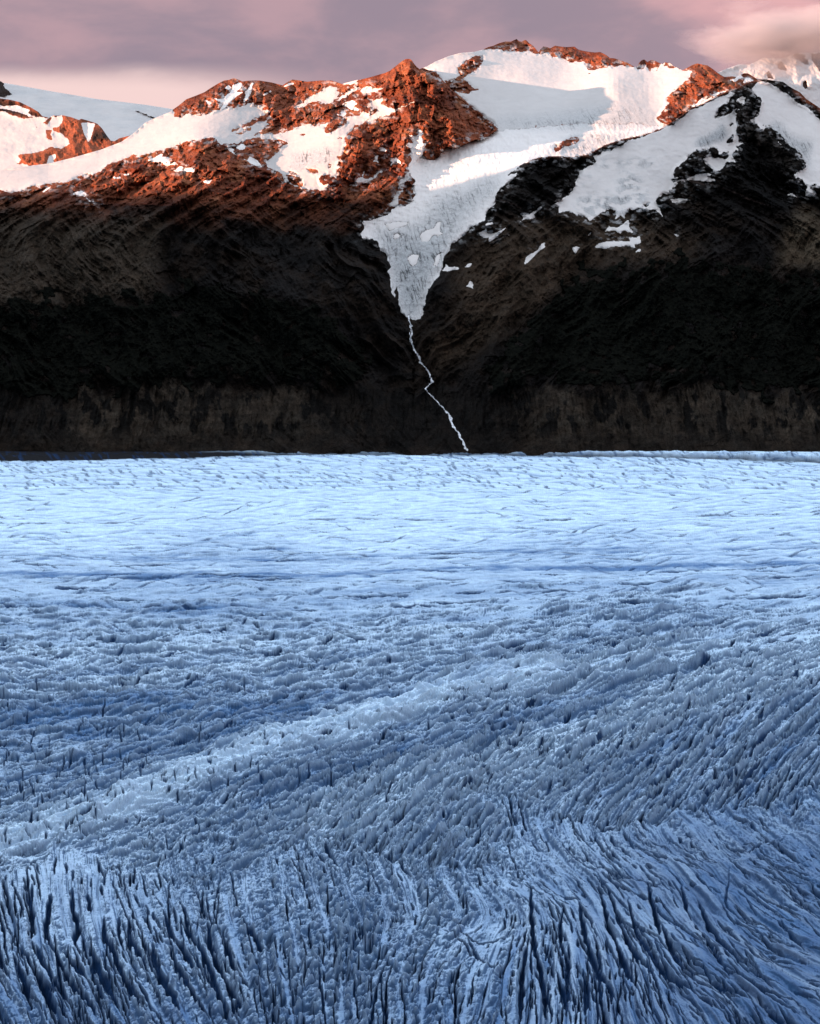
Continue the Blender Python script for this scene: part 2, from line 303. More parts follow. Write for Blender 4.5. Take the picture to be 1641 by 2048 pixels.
snow('snowfield', 'large shaded snow slope with bare ice spots draped over the dark right ridge', 'snowfield',
     [T(5, (950, 510), (900, 513), (850, 532), (760, 577), (680, 622), (590, 655), (510, 715), (430, 775), (300, 825), (200, 875), (100, 900), (0, 945)) + T(7, (1230, 120), (1150, 172), (1050, 195), (1000, 200), (1030, 230), (1030, 260), (1000, 290), (970, 300), (962, 315), (910, 330), (890, 380), (860, 430), (865, 470), (830, 510), (760, 570), (698, 607), (740, 625), (745, 680), (800, 660), (850, 682), (900, 690), (935, 700), (980, 740), (1040, 712), (1090, 675), (1150, 650), (1200, 662), (1210, 690), (1185, 745), (1240, 695), (1270, 745), (1275, 700), (1310, 652)) +
      T(8, (110, 735), (180, 720), (290, 740), (330, 770), (370, 825), (350, 770), (320, 720), (290, 660), (345, 622), (350, 605), (440, 605), (395, 582), (420, 560), (460, 545), (500, 512), (560, 490), (620, 495), (700, 500), (792, 507), (790, 490), (710, 470), (752, 440), (640, 440), (590, 470), (530, 480), (440, 510), (420, 490), (500, 470), (430, 478), (430, 450), (470, 380), (530, 340), (570, 290), (630, 240), (700, 250), (760, 225), (800, 228), (812, 260), (820, 292), (850, 265), (890, 262), (892, 300), (870, 318), (820, 312), (720, 308), (680, 315), (700, 350), (680, 345), (720, 380), (765, 400), (770, 432), (800, 420), (840, 390), (882, 345), (955, 348), (920, 290), (950, 245), (1008, 252), (950, 222), (960, 205), (1045, 200), (990, 180), (985, 150), (960, 90), (980, 60), (950, 10)) +
      T(5, (955, 830), (985, 790), (950, 740), (950, 715), (980, 690), (940, 672), (985, 655), (950, 625), (930, 600), (965, 560), (920, 570), (910, 545), (945, 535))],
     [T(5, (780, 735), (800, 680), (812, 655), (850, 615), (895, 600), (915, 560), (950, 540), (1000, 520), (1000, 600), (980, 640), (930, 660), (900, 690), (830, 715)), T(5, (895, 775), (915, 768), (930, 780), (905, 788)), T(8, (875, 182), (895, 160), (922, 125), (940, 122), (930, 160), (910, 202)), T(8, (200, 690), (250, 682), (225, 720))])
snow('snow_patch', 'square snow patch framed by black rock just under the dark ridge top', 'snow patch', [T(5, (952, 585), (975, 560), (1000, 545), (1042, 548), (1030, 590), (1015, 628), (970, 600))])
snow('snow_patch', 'tiny oval snow patch inside the black outcrop on the dark ridge', 'snow patch', [T(5, (860, 650), (880, 628), (902, 640), (885, 668))])
snow('snowfield', 'shaded snow couloir with crevassed grey ice right of the black buttress', 'snowfield',
     [T(5, (1115, 440), (1160, 420), (1200, 430), (1240, 440), (1300, 480), (1350, 510), (1400, 545), (1450, 580), (1540, 640), (1641, 730), (4200, 1231)) + T(8, (4200, 600), (1641, 540), (1600, 520), (1560, 562), (1620, 605), (1580, 632), (1520, 625), (1535, 540), (1510, 500), (1470, 470), (1445, 490), (1425, 450), (1480, 410), (1518, 395), (1520, 350), (1480, 270), (1440, 240), (1400, 215), (1290, 90), (1200, 40)) + T(5, (1180, 830), (1120, 770), (1060, 742), (1150, 702), (1152, 620), (1162, 560), (1110, 520), (1090, 480))])
snow('snow_patch', 'long thin snow patch below the black buttress at the edge of the couloir', 'snow patch', [T(5, (1270, 895), (1290, 900), (1330, 940), (1320, 945))])
for lab, pts in (
    ('small leaf shaped snow patch at the left end of the dark shoulder', T(1, (345, 1000), (360, 980), (425, 958), (410, 976), (370, 1000))),
    ('snow patch with a flat top above a curved one on the dark shoulder', T(1, (593, 1017), (620, 1000), (670, 988), (712, 1010), (710, 1040), (660, 1030))),
    ('thin curved snow patch on the dark shoulder', T(1, (705, 1050), (720, 1050), (745, 1072), (790, 1085), (848, 1095), (840, 1107), (780, 1102), (730, 1082))),
    ('ragged snow patch on the left flank of the red brown dome', T(1, (1205, 745), (1300, 700), (1345, 683), (1330, 712), (1392, 720), (1380, 747), (1452, 755), (1460, 777), (1340, 782), (1328, 760), (1240, 752))),
    ('wedge shaped snow patch in a hollow of the red brown dome', T(1, (1420, 827), (1480, 790), (1520, 803), (1602, 800), (1592, 838), (1500, 832))),
    ('tiny flat snow patch upper right of a still smaller one on the left shoulder', T(1, (1008, 852), (1060, 853), (1062, 867), (1010, 868))),
    ('tiny thin snow sliver on the left shoulder', T(1, (922, 880), (988, 873), (986, 888), (928, 890))),
    ('tiny snow spot under the red brown dome', T(1, (1188, 914), (1225, 920), (1222, 931), (1196, 928))),
    ('small snow patch alone on the front of the red brown dome', T(2, (430, 1075), (515, 1063), (492, 1098), (440, 1097))),
    ('slanting snow strip at the right foot of the red brown dome', T(2, (633, 808), (652, 798), (702, 818), (682, 830), (718, 868), (688, 857), (650, 830))),
    ('snow patch left of the small orange knob', T(2, (703, 800), (740, 773), (782, 773), (782, 812), (740, 822))),
    ('snow strip running down right under the small orange knob', T(2, (735, 882), (800, 905), (812, 875), (832, 873), (882, 908), (928, 957), (870, 950), (820, 930))),
    ('branching snow couloir high on the rust coloured left crest', T(2, (523, 400), (600, 400), (640, 360), (680, 318), (680, 285), (757, 263), (757, 300), (708, 350), (762, 345), (720, 382), (660, 422), (622, 475), (578, 492), (590, 460), (612, 425), (560, 427))),
    ('narrow snow couloir dropping right of the branching one on the crest', T(2, (770, 350), (808, 320), (843, 265), (857, 272), (832, 350), (805, 402), (775, 435), (768, 410), (783, 372))),
    ('small snow patch left of the branching couloir', T(2, (452, 407), (480, 415), (513, 437), (490, 455), (470, 445))),
    ('small snow patch above the branching couloir', T(2, (612, 312), (640, 288), (678, 310), (640, 323))),
    ('snow sliver just below the crest in the middle of the rust coloured ridge', T(2, (1092, 298), (1140, 275), (1182, 263), (1182, 282), (1110, 302))),
    ('slim snow patch slanting across the orange face of the crest', T(2, (918, 378), (960, 345), (998, 322), (992, 342), (940, 372))),
    ('ragged snow patch pointing up right on brown rock below the black wall', T(7, (395, 757), (440, 722), (412, 700), (480, 695), (540, 660), (580, 626), (587, 640), (560, 672), (522, 690), (547, 724), (460, 732))),
    ('three armed snow patch on brown rock right of the hanging glacier', T(7, (63, 850), (110, 825), (132, 803), (147, 850), (220, 843), (300, 798), (302, 805), (230, 872), (170, 918), (148, 918), (160, 882), (115, 885))),
    ('long snow streak climbing a diagonal cleft of brown rock', T(7, (428, 1118), (450, 1085), (468, 1040), (550, 983), (590, 935), (622, 913), (617, 962), (562, 1002), (490, 1080))),
    ('small wedge of snow among slanting brown slabs', T(7, (835, 965), (880, 953), (905, 963), (867, 1018))),
    ('flat snow ledge with an upturned right end', T(7, (1022, 962), (1070, 928), (1150, 912), (1315, 915), (1308, 880), (1340, 878), (1360, 890), (1405, 862), (1397, 928), (1350, 932), (1365, 968), (1290, 952), (1180, 957), (1110, 973))),
    ('ragged snow patch hanging just above the flat snow ledge', T(7, (1098, 835), (1145, 785), (1150, 800), (1210, 800), (1260, 770), (1285, 742), (1310, 742), (1305, 790), (1345, 855), (1270, 822), (1230, 852), (1180, 822))),
    ('tiny snow patch under the right end of the flat snow ledge', T(7, (1353, 1007), (1380, 978), (1405, 973), (1397, 997))),
    ('slim snow strip near the lower right edge of the hanging glacier', T(7, (118, 777), (150, 760), (195, 752), (193, 770), (130, 785))),
    ('tiny snow sliver on brown slabs under the shaded snow slope', T(7, (958, 868), (985, 838), (997, 838), (985, 862))),
    ('snow patch touching the right edge of the glacier tongue', T(6, (998, 827), (1030, 790), (1040, 763), (1062, 795), (1142, 798), (1142, 814), (1040, 832))),
    ('small hooked snow patch right of the one touching the glacier tongue', T(6, (1182, 803), (1200, 785), (1220, 763), (1257, 763), (1240, 788), (1205, 800))),
    ('small forked snow patch low on brown rock right of the glacier tongue', T(6, (1192, 957), (1220, 940), (1235, 907), (1262, 913), (1252, 960), (1272, 982), (1235, 968))),
    ('flat snow strip across the dark banded rock of the right mountain', T(8, (413, 650), (445, 652), (490, 643), (592, 655), (520, 662), (490, 677), (430, 677))),
    ('low snow mound under the black buttress near the couloir foot', T(8, (1373, 617), (1395, 603), (1420, 605), (1457, 627), (1410, 628))),
    ('tiny snow patch below the thin snow thread on the right mountain', T(8, (438, 930), (460, 935), (492, 947), (480, 967), (458, 952))),
    ('white firn patch with an upper prong in the middle of the hanging glacier', T(6, (815, 545), (830, 515), (870, 492), (930, 482), (950, 450), (955, 428), (1000, 424), (980, 470), (985, 500), (1020, 520), (990, 535), (930, 542), (900, 582), (840, 588))),
    ('round white firn patch low on the glacier tongue', T(6, (722, 720), (745, 698), (775, 688), (815, 693), (812, 730), (790, 775), (765, 792), (740, 775))),
    ('little white firn patch on the left of the hanging glacier', T(6, (600, 555), (615, 530), (640, 518), (662, 535), (655, 555), (612, 568))),
    ('crescent of white firn on the upper left lobe of the hanging glacier', T(6, (530, 430), (560, 440), (640, 428), (740, 430), (690, 465), (620, 480), (580, 505), (550, 470))),
    ('slender firn patch along the right side of the glacier tongue', T(6, (935, 790), (945, 730), (965, 690), (995, 670), (985, 720), (965, 790))),
):
    snow('firn_patch' if 'firn' in lab else 'snow_patch', lab, 'snow patch', [pts], group='snow patches on the mountain rock' if 'firn' not in lab else 'firn patches on the hanging glacier', small=True)
STREAM = [(817, 628), (819, 643), (824, 660), (821, 680), (832, 703), (842, 724), (858, 744), (865, 764), (850, 778), (868, 796), (885, 814), (900, 830), (905, 850), (918, 868), (927, 884), (935, 902)]
FOREST_L = [(-300, 585), (0, 600), (60, 600), (110, 612), (180, 590), (260, 600), (330, 592), (400, 562), (440, 585), (480, 592), (540, 602), (620, 605), (680, 640), (700, 672), (712, 700), (735, 740), (770, 770), (700, 765), (560, 757), (420, 752), (330, 762), (310, 790), (290, 800), (240, 800), (225, 760), (190, 742), (170, 745), (150, 800), (100, 835), (0, 850), (-300, 840)]
FOREST_R = [(1075, 620), (1120, 582), (1180, 545), (1220, 532), (1260, 560), (1330, 525), (1380, 512), (1450, 545), (1520, 540), (1641, 565), (1900, 560), (1900, 780), (1641, 785), (1560, 772), (1480, 775), (1400, 768), (1300, 757), (1220, 767), (1130, 757), (1060, 765), (1010, 785), (960, 770), (1010, 715), (1045, 660)]
# ------------------------------------------------------------------ materials of the mountains
def rock_material():
    m, nt, b = new_mat('weathered_rock'); q = NB(nt)
    geo = q.n('ShaderNodeNewGeometry'); pos = geo.outputs['Position']
    tint = q.n('ShaderNodeAttribute', attribute_name='tint').outputs['Color']
    big = q.noise(pos, 0.012, 5, 0.6, 0.6); mid = q.noise(pos, 0.06, 5, 0.65, 0.8); fine = q.noise(pos, 0.25, 3, 0.7)
    f = q.math('MULTIPLY', q.maprange(big, 0.3, 0.7, 0.65, 1.35), q.maprange(mid, 0.28, 0.72, 0.5, 1.5))
    f = q.math('MULTIPLY', f, q.maprange(fine, 0.3, 0.7, 0.6, 1.4))
    cmb = q.n('ShaderNodeCombineColor', ins={0: f, 1: f, 2: f}).outputs[0]
    col = q.mix(1.0, tint, cmb, 'MULTIPLY')
    hue = q.maprange(q.noise(pos, 0.02, 3), 0.4, 0.65, 0, 0.45)
    col = q.mix(hue, col, q.mix(1.0, col, (0.95, 1.15, 1.3), 'MULTIPLY'))
    nt.links.new(col, b.inputs['Base Color']); b.inputs['Roughness'].default_value = 0.95; b.inputs['Specular IOR Level'].default_value = 0.05
    mp = q.n('ShaderNodeMapping', ins={0: pos, 3: (1.0, 0.6, 1.3)}).outputs[0]
    lay = q.noise(mp, 0.09, 6, 0.78, 0.2)
    crk = q.n('ShaderNodeTexVoronoi', feature='DISTANCE_TO_EDGE', ins={'Vector': mp, 'Scale': 0.045}).outputs['Distance']
    h = q.math('ADD', lay, q.maprange(crk, 0.0, 0.08, 0.0, 0.35))
    nt.links.new(q.bump(h, 0.75, 6.0), b.inputs['Normal'])
    return m
def snow_material():
    m, nt, b = new_mat('mountain_snow'); q = NB(nt)
    pos = q.n('ShaderNodeNewGeometry').outputs['Position']
    tint = q.n('ShaderNodeAttribute', attribute_name='tint').outputs['Color']
    ice = q.n('ShaderNodeAttribute', attribute_name='ice').outputs['Fac']
    n1 = q.noise(pos, 0.015, 6, 0.6, 0.5)
    mp = q.n('ShaderNodeMapping', ins={0: pos, 3: (1.6, 1.0, 0.6)}).outputs[0]
    n2 = q.noise(mp, 0.09, 5, 0.7, 1.2)
    f = q.math('ADD', q.maprange(n1, 0.3, 0.7, 0.94, 1.03), q.math('MULTIPLY', ice, q.maprange(n2, 0.3, 0.7, -0.36, 0.3)))
    col = q.mix(1.0, tint, q.n('ShaderNodeCombineColor', ins={0: f, 1: f, 2: f}).outputs[0], 'MULTIPLY')
    nt.links.new(col, b.inputs['Base Color']); b.inputs['Roughness'].default_value = 0.7
    h = q.math('ADD', q.math('MULTIPLY', n1, 0.5), q.math('MULTIPLY', ice, n2))
    nt.links.new(q.bump(h, 0.7, 8.0), b.inputs['Normal'])
    return m
def forest_material():
    m, nt, b = new_mat('dark_beech_forest'); q = NB(nt)
    pos = q.n('ShaderNodeNewGeometry').outputs['Position']
    n = q.noise(pos, 0.05, 4, 0.7)
    nt.links.new(q.ramp(n, [(0.35, (0.0035, 0.004, 0.0035)), (0.7, (0.010, 0.010, 0.0075))]), b.inputs['Base Color'])
    b.inputs['Roughness'].default_value = 1.0; b.inputs['Specular IOR Level'].default_value = 0.0
    return m
def water_material():
    m, nt, b = new_mat('white_water'); q = NB(nt)
    pos = q.n('ShaderNodeNewGeometry').outputs['Position']
    nt.links.new(q.ramp(q.noise(pos, 0.12, 3), [(0.3, (0.45, 0.45, 0.46)), (0.6, (0.85, 0.85, 0.86))]), b.inputs['Base Color'])
    b.inputs['Roughness'].default_value = 0.4
    return m
M_ROCK, M_SNOW, M_FOREST, M_WATER = rock_material(), snow_material(), forest_material(), water_material()

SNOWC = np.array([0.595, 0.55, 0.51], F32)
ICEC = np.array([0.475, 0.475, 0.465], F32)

class Relief:
    """A stretch of mountain side surveyed on a fine net of sight lines, each with its own measured distance."""
    def __init__(s, px0, px1, py0, py1, step, skyline, wide=(0, 0)):
        s.step = step
        s.xs = np.arange(px0, px1+step, step)
        for side, lim in ((-1, min(wide[0], px0)), (1, max(wide[1], px1))):                # coarser out of the frame
            st, x, ex = step, s.xs[0 if side < 0 else -1], []
            while side*(lim-x) > 0: st = min(st*1.03, 5.0); x = x+side*st; ex.append(x)
            s.xs = np.concatenate([ex[::-1], s.xs]) if side < 0 else np.concatenate([s.xs, ex])
        s.ys = np.arange(py0, py1+step, step)
        s.X, s.Yp = np.meshgrid(s.xs, s.ys)
        sk = np.array(skyline, float); o = np.argsort(sk[:, 0], kind='stable'); s.sky = np.interp(s.xs, sk[o, 0], sk[o, 1])
        s.alive = s.Yp > s.sky[None]-step
        s.first = s.alive.argmax(0)
        s.Yp = np.maximum(s.Yp, s.sky[None])          # the net is gathered up at the skyline
        n1 = perlin(s.X/15, s.Yp/15, 3); n2 = perlin(s.X/6, s.Yp/6, 5); n3 = perlin(s.X/15, s.Yp/15, 9); n4 = perlin(s.X/6, s.Yp/6, 11)
        s.jx = 3.6*n1+2.2*n2; s.jy = 3.0*n3+1.9*n4
        s.id = np.zeros(s.X.shape, np.int16); s.things = []
        s.speck = fbm(s.X/13, s.Yp/8, 4, 13); s.speck2 = fbm(s.X/15, s.Yp/8, 4, 17)
    def paint(s, e, amp=None):
        """outline of one thing -> its cells"""
        k = len(s.things)+1; s.things.append(e); e['k'] = k
        a = amp if amp is not None else (0.45 if e.get('small') else 0.9)
        JX, JY = s.X+a*s.jx, s.Yp+a*s.jy
        for p in e['add']: s.id[inside(p, JX, JY)] = k
        if not e.get('small') and not e.get('mat') and len(s.xs) > 900:    # rock shows through along the thin edges
            m = s.id == k; bm = blur(m, 5)
            s.id[m & (bm < 0.90) & (s.speck > 0.16+0.5*bm) & (s.Yp > s.sky[None]+4)] = 0
            s.id[(s.id == 0) & (bm > 0.12) & (s.speck2 > 0.62-0.5*bm)] = k
        for p in e['cut']: s.id[inside(p, JX, JY) & (s.id == k)] = 0
    def clean(s):
        for e in s.things:
            lab = components(s.id == e['k']); cnt = np.bincount(lab.ravel()); cnt[0] = 0
            if cnt.max() == 0: log('EMPTY', e['label']); continue
            if e.get('keep_all'): continue
            drop = (lab > 0) & (lab != cnt.argmax()); s.id[drop] = 0
        small = components((s.id == 0) & s.alive); cnt = np.bincount(small.ravel())   # pinholes of rock in snow are kept
    def finish(s, depth, rock_split, tint, ice, lift=5.0, back=True, crack=None):
        crack = np.zeros(s.X.shape, F32) if crack is None else crack
        nr, nc = s.X.shape
        ax, az = ray(s.X, s.Yp)
        P = np.stack([ax*depth, depth, CAMZ+az*depth], -1)
        idx = np.arange(nr*nc).reshape(nr, nc)
        Q = np.stack([idx[:-1, :-1], idx[1:, :-1], idx[1:, 1:], idx[:-1, 1:]], -1)
        al = s.alive[:-1, :-1] | s.alive[:-1, 1:]
        d4 = np.stack([depth[:-1, :-1], depth[1:, :-1], depth[1:, 1:], depth[:-1, 1:]], -1)
        jump = (d4.max(-1)-d4.min(-1)) > 110
        V = P.reshape(-1, 3); tf = tint.reshape(-1, 3)
        out = []
        for (mask, name, label) in rock_split:
            m4 = al & mask[:-1, :-1]
            q = Q[m4]; sm = ~jump[m4]
            VV, TT = V, tf*F32(0.86)
            if back:   # the far side of the mountain falls away behind its skyline
                cs = np.flatnonzero(mask[np.minimum(s.first, nr-1), np.arange(nc)]); cs = cs[s.first[cs] < nr-1]
                f = s.first[cs]; base = idx[f, cs]; n0 = len(V); rows = [base]; newv = []
                for (dy, dz) in ((120, -25), (500, -330), (1500, -1300)):
                    p = V[base].astype(float).copy(); p[:, 0] *= (p[:, 1]+dy)/p[:, 1]; p[:, 1] += dy; p[:, 2] = p[:, 2]*1.0+dz
                    rows.append(n0+len(newv)*len(cs)+np.arange(len(cs))); newv.append(p)
                VV = np.concatenate([V]+newv); TT = F32(0.86)*np.concatenate([tf]+[tf[base]]*3)
                ok = np.diff(cs) == 1
                for a, b in zip(rows[:-1], rows[1:]):
                    qq = np.stack([b[:-1], a[:-1], a[1:], b[1:]], -1)[ok]
                    q = np.concatenate([q, qq]); sm = np.concatenate([sm, np.zeros(len(qq), bool)])
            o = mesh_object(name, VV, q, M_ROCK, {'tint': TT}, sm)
            tag(o, label, 'mountain' if False else None, kind='structure'); out.append(o)
        for e in s.things:
            k = e['k']; msk = (s.id == k)
            if not msk.any(): continue
            rr = np.flatnonzero(msk.any(1)); cc = np.flatnonzero(msk.any(0)); r0, r1 = max(rr[0]-8, 0), min(rr[-1]+9, nr); c0, c1 = max(cc[0]-8, 0), min(cc[-1]+9, nc)
            sub = msk[r0:r1, c0:c1]
            inn = sub
            f4 = inn[:-1, :-1].astype(int)+inn[1:, :-1]+inn[1:, 1:]+inn[:-1, 1:]
            ok = (f4 >= 2) & al[r0:r1, c0:c1][:f4.shape[0], :f4.shape[1]] & ~jump[r0:r1, c0:c1][:f4.shape[0], :f4.shape[1]]
            if not ok.any(): continue
            if not e.get('keep_all') and e.get('kind') != 'stuff':
                lb = components(ok); cn = np.bincount(lb.ravel()); cn[0] = 0; ok = ok & (lb == cn.argmax())
            edge = np.zeros(sub.shape, int)
            for a in (0, 1):
                for b in (0, 1): edge[a:a+ok.shape[0], b:b+ok.shape[1]] += ok
            up = 1.2+lift*sstep(0.45, 1.0, blur(sub, 2)) if not e.get('bumps') else e['bumps'](s, slice(r0, r1), slice(c0, c1))
            up = np.where(edge == 4, up, -0.8)
            top = (np.arange(r0, r1)[:, None] <= s.first[c0:c1][None])
            up = np.where(top, 1.2, up)
            dep = depth[r0:r1, c0:c1]-up
            A, B = ax[r0:r1, c0:c1], az[r0:r1, c0:c1]
            VV = np.stack([A*dep, dep, CAMZ+B*dep+np.where(top, 0.8, 0)], -1).reshape(-1, 3)
            id2 = np.arange(sub.size).reshape(sub.shape)
            q = np.stack([id2[:-1, :-1], id2[1:, :-1], id2[1:, 1:], id2[:-1, 1:]], -1)[ok]
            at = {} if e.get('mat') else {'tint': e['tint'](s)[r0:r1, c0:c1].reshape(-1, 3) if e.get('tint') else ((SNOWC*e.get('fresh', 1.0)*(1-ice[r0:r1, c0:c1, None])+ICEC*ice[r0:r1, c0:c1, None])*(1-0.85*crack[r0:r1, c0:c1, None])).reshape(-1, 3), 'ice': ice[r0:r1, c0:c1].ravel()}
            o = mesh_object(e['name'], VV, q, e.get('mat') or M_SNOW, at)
            tag(o, e['label'], e['cat'], e.get('group'), e.get('kind')); out.append(o)
        return out
def line_mask(X, Y, pts, w):
    """1 on a polyline, fading to 0 at distance w"""
    d = np.full(X.shape, 1e9, F32)
    for (x0, y0), (x1, y1) in zip(pts[:-1], pts[1:]):
        L = (x1-x0)**2+(y1-y0)**2+1e-9; t = np.clip(((X-x0)*(x1-x0)+(Y-y0)*(y1-y0))/L, 0, 1)
        d = np.minimum(d, np.hypot(X-x0-t*(x1-x0), Y-y0-t*(y1-y0)))
    return np.clip(1-d/w, 0, 1)

def finger(x): return (ridged(x/88+3.0, x*0, 3, 95)-0.45)*np.clip(0.55+1.6*fbm(x/210, x*0, 3, 98), 0.05, 1.4)+0.28*fbm(x/330, x*0, 2, 99)
# ------------------------------------------------------------------ the main massif
R = Relief(-120, 1762, 60, 930, 1.25, SKYLINE, (-620, 2260))
for e in SN: R.paint(e)
wj = 0.5
def stream_poly(amp, seed, w0, w1):
    P = np.array(STREAM, float); t = np.concatenate([[0], np.cumsum(np.hypot(*np.diff(P, axis=0).T))]); u = np.arange(0, t[-1], 1.0)
    x = np.interp(u, t, P[:, 0])+amp*fbm(u/16.0, u*0+seed, 3, seed)*3*np.minimum(1, u/30); y = np.interp(u, t, P[:, 1])
    w = (w0+(w1-w0)*u/u[-1])*(0.65+0.7*np.clip(0.5+1.3*perlin(u/6.0, u*0+3, seed), 0, 1.2))
    return list(zip(x-w, y))+list(zip(x+w, y))[::-1]
e = dict(name='meltwater_stream', label='braided white stream tumbling from the glacier tongue down to the ice plain', cat='stream', add=[stream_poly(1.2, 3, 1.3, 1.9), stream_poly(3.4, 8, 0.9, 1.3), stream_poly(3.0, 13, 0.8, 1.2)], cut=[], mat=M_WATER, keep_all=True)
R.paint(e, 0.12)
for lab, poly in (('black beech forest on the steep slope left of the stream', FOREST_L), ('black beech forest on the slope right of the stream', FOREST_R)):
    def bumps(s, r, c):
        X, Y = s.X[r, c], s.Yp[r, c]
        f1, f2, cid = worley(X/5.0, Y/4.2, 21); g1, g2, _ = worley(X/11.0, Y/9.0, 22)
        return (3+9*np.clip(1-f1*1.2, 0, 1)+8*np.clip(1-g1, 0, 1)).astype(F32)
    e = dict(name='forest', label=lab, cat='forest', add=[poly], cut=[], mat=M_FOREST, kind='stuff', bumps=bumps)
    k0 = R.id.copy(); R.paint(e, 3.0)
    # ragged tree line: outliers above, clearings below
    rag = fbm(R.X/28, R.Yp/22, 4, 31)*3
    f = (R.id == e['k']); soft = blur(f, 14)
    scree = (R.Yp+80*finger(R.X)+14*fbm(R.X/26, R.Yp/50, 3, 90)) > 796
    R.id[f] = k0[f]; R.id[~scree & (soft+0.55*rag > 0.5) & (soft > 0.04) & (k0 == 0)] = e['k']
R.clean()
log('outlines painted')
isf = np.isin(R.id, [e['k'] for e in R.things if e['name'] == 'forest'])
snowm = (R.id > 0) & ~isf & (R.id != [e['k'] for e in R.things if e['name'] == 'meltwater_stream'][0])
mR = inside(R_POLY, R.X, R.Yp); mL = inside(L_POLY, R.X, R.Yp) & ~mR; mB = ~(mR | mL)
dL, dR_, dB = (eval_coarse(rbf(p), R.X, R.Yp, 8) for p in (D_L, D_R, D_B))
wR, wL, wB = blur(mR, 10), blur(mL, 10), blur(mB, 10)
soft = dL*wL+dR_*wR+dB*wB
hard = np.where(mR, dR_, np.where(mL, dL, dB))
sf = sstep(265, 330, R.Yp)
# the right mountain stands in front of the ice all the way up its edge
edgeR = sstep(1020, 1090, R.X)*sstep(345, 310, R.Yp); sf = sf*(1-edgeR)
D0 = hard*(1-sf)+soft*sf
ax0, az0 = ray(R.X, R.Yp)
wx = (ax0*D0).astype(F32); wz = (CAMZ+az0*D0).astype(F32)
rocky = np.clip(1-blur(snowm, 4)*1.15, 0, 1)
foot = 0.3+0.7*sstep(905, 850, R.Yp)                   # the relief dies out at the ice edge
skyfade = np.clip((R.Yp-R.sky[None])/14, 0.25, 1)
# ribs and gullies run down the fall line, leaning towards the stream
lean = np.where(R.X < 830, 0.55, -0.55)*sstep(330, 520, R.Yp)
gx = wx+lean*wz*1.0
n_rib = ridged(gx/210, wz/520, 5, 40)-0.5
n_big = fbm(wx/520, wz/420, 4, 50)
n_crag = ridged((wx+0.3*wz)/70, (wz-0.25*wx)/48, 5, 60, 0.6)-0.5
n_lay = ridged((wx*0.25+fbm(wx/200, wz/200, 2, 77)*60)/260, (wz+0.42*wx*np.where(R.X > 600, 1, 0.2))/26, 4, 70)-0.5
upr = sstep(480, 360, R.Yp)
sg = np.where(R.X < 830, 1.0, -1.0)
ga_ = 0.72
uu = (wx*sg*math.cos(ga_)-wz*math.sin(ga_)); vv = (wx*sg*math.sin(ga_)+wz*math.cos(ga_))
wob_ = 40*fbm(wx/160, wz/160, 3, 86)
n_gul = ridged((uu+wob_)/330, (vv+wob_)/54, 4, 85, 0.55)-0.55         # slanting gullies and strata of the lower slopes
wfx, wfz = 14*fbm(wx/50, wz/50, 3, 87), 14*fbm(wx/50, wz/50, 3, 88)
n_fac = 0.55*facets((wx+wfx)/85, (wz+wfz)/70, 89, 1.0, 0.35)+0.30*facets((wx+0.5*wfx)/34, (wz+0.5*wfz)/30, 94, 1.0, 0.4)+0.14*facets((wx+0.2*wfx)/14, wz/13, 97, 1.0, 0.4)   # chiselled buttresses
Dr = -(150+10*upr)*n_rib-90*n_big-(20+22*upr)*n_crag-16*upr*n_lay-86*(1-upr)*n_gul*(0.25+sstep(-0.2, 0.25, fbm(wx/260, wz/180, 3, 84)))-(22+58*upr)*n_fac
Dr = Dr-9*fbm(wx/14, wz/14, 4, 80)
fing = finger(R.X)                              # the scree climbs in fingers into the forest
moraine = sstep(778, 806, R.Yp+80*fing+14*fbm(R.X/26, R.Yp/50, 3, 90))*foot
n_ero = ridged((wx+fbm(wx/60, wz/60, 3, 92)*16)/34, wz/200, 5, 91, 0.6)-0.4
rockD = Dr*foot*skyfade*(1-0.75*moraine)-moraine*(34*n_ero+12*(ridged(wx/15, wz/90, 3, 96)-0.4))
n_ice = ridged(wx/34, wz/60, 5, 100, 0.6)-0.5
icem = blur(R.id == [e['k'] for e in R.things if e['name'] == 'hanging_glacier'][0], 3)
snowD = -16*fbm(wx/160, wz/130, 4, 110)-2.5*fbm(wx/24, wz/14, 4, 112)
cr_ = sstep(0.66, 0.88, ridged((wx+8*fbm(wx/40, wz/60, 3, 108)+0.25*wz)/17, wz/130, 4, 106, 0.6))+0.8*sstep(0.76, 0.9, ridged((wx+wz*0.5)/80, (wz-0.25*wx+10*fbm(wx/40, wz/40, 3, 111))/17, 4, 107, 0.6))
iceD = -(13*n_ice+9*(ridged((wx+wz*0.4)/60, wz/22, 4, 105)-0.5))*icem*foot
D = D0+rockD*rocky+(snowD+iceD)*(1-rocky)
# ------ colours of the rock
def col(*c): return np.array(c, F32)
def patch(poly, r, a=0.0):
    return blur(inside(poly, R.X+a*R.jx, R.Yp+a*R.jy), r)[..., None]
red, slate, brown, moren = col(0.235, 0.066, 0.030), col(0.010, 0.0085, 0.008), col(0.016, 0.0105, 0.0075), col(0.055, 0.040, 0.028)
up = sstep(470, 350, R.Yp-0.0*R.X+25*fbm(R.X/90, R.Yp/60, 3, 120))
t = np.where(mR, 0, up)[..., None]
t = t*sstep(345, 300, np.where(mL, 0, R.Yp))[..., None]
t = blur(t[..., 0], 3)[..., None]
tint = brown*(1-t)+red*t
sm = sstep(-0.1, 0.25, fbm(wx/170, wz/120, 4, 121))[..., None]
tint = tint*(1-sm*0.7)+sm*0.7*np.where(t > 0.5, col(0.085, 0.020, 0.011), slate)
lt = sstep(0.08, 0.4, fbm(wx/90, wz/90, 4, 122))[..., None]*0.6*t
tint = tint*(1-lt)+lt*col(0.36, 0.135, 0.062)
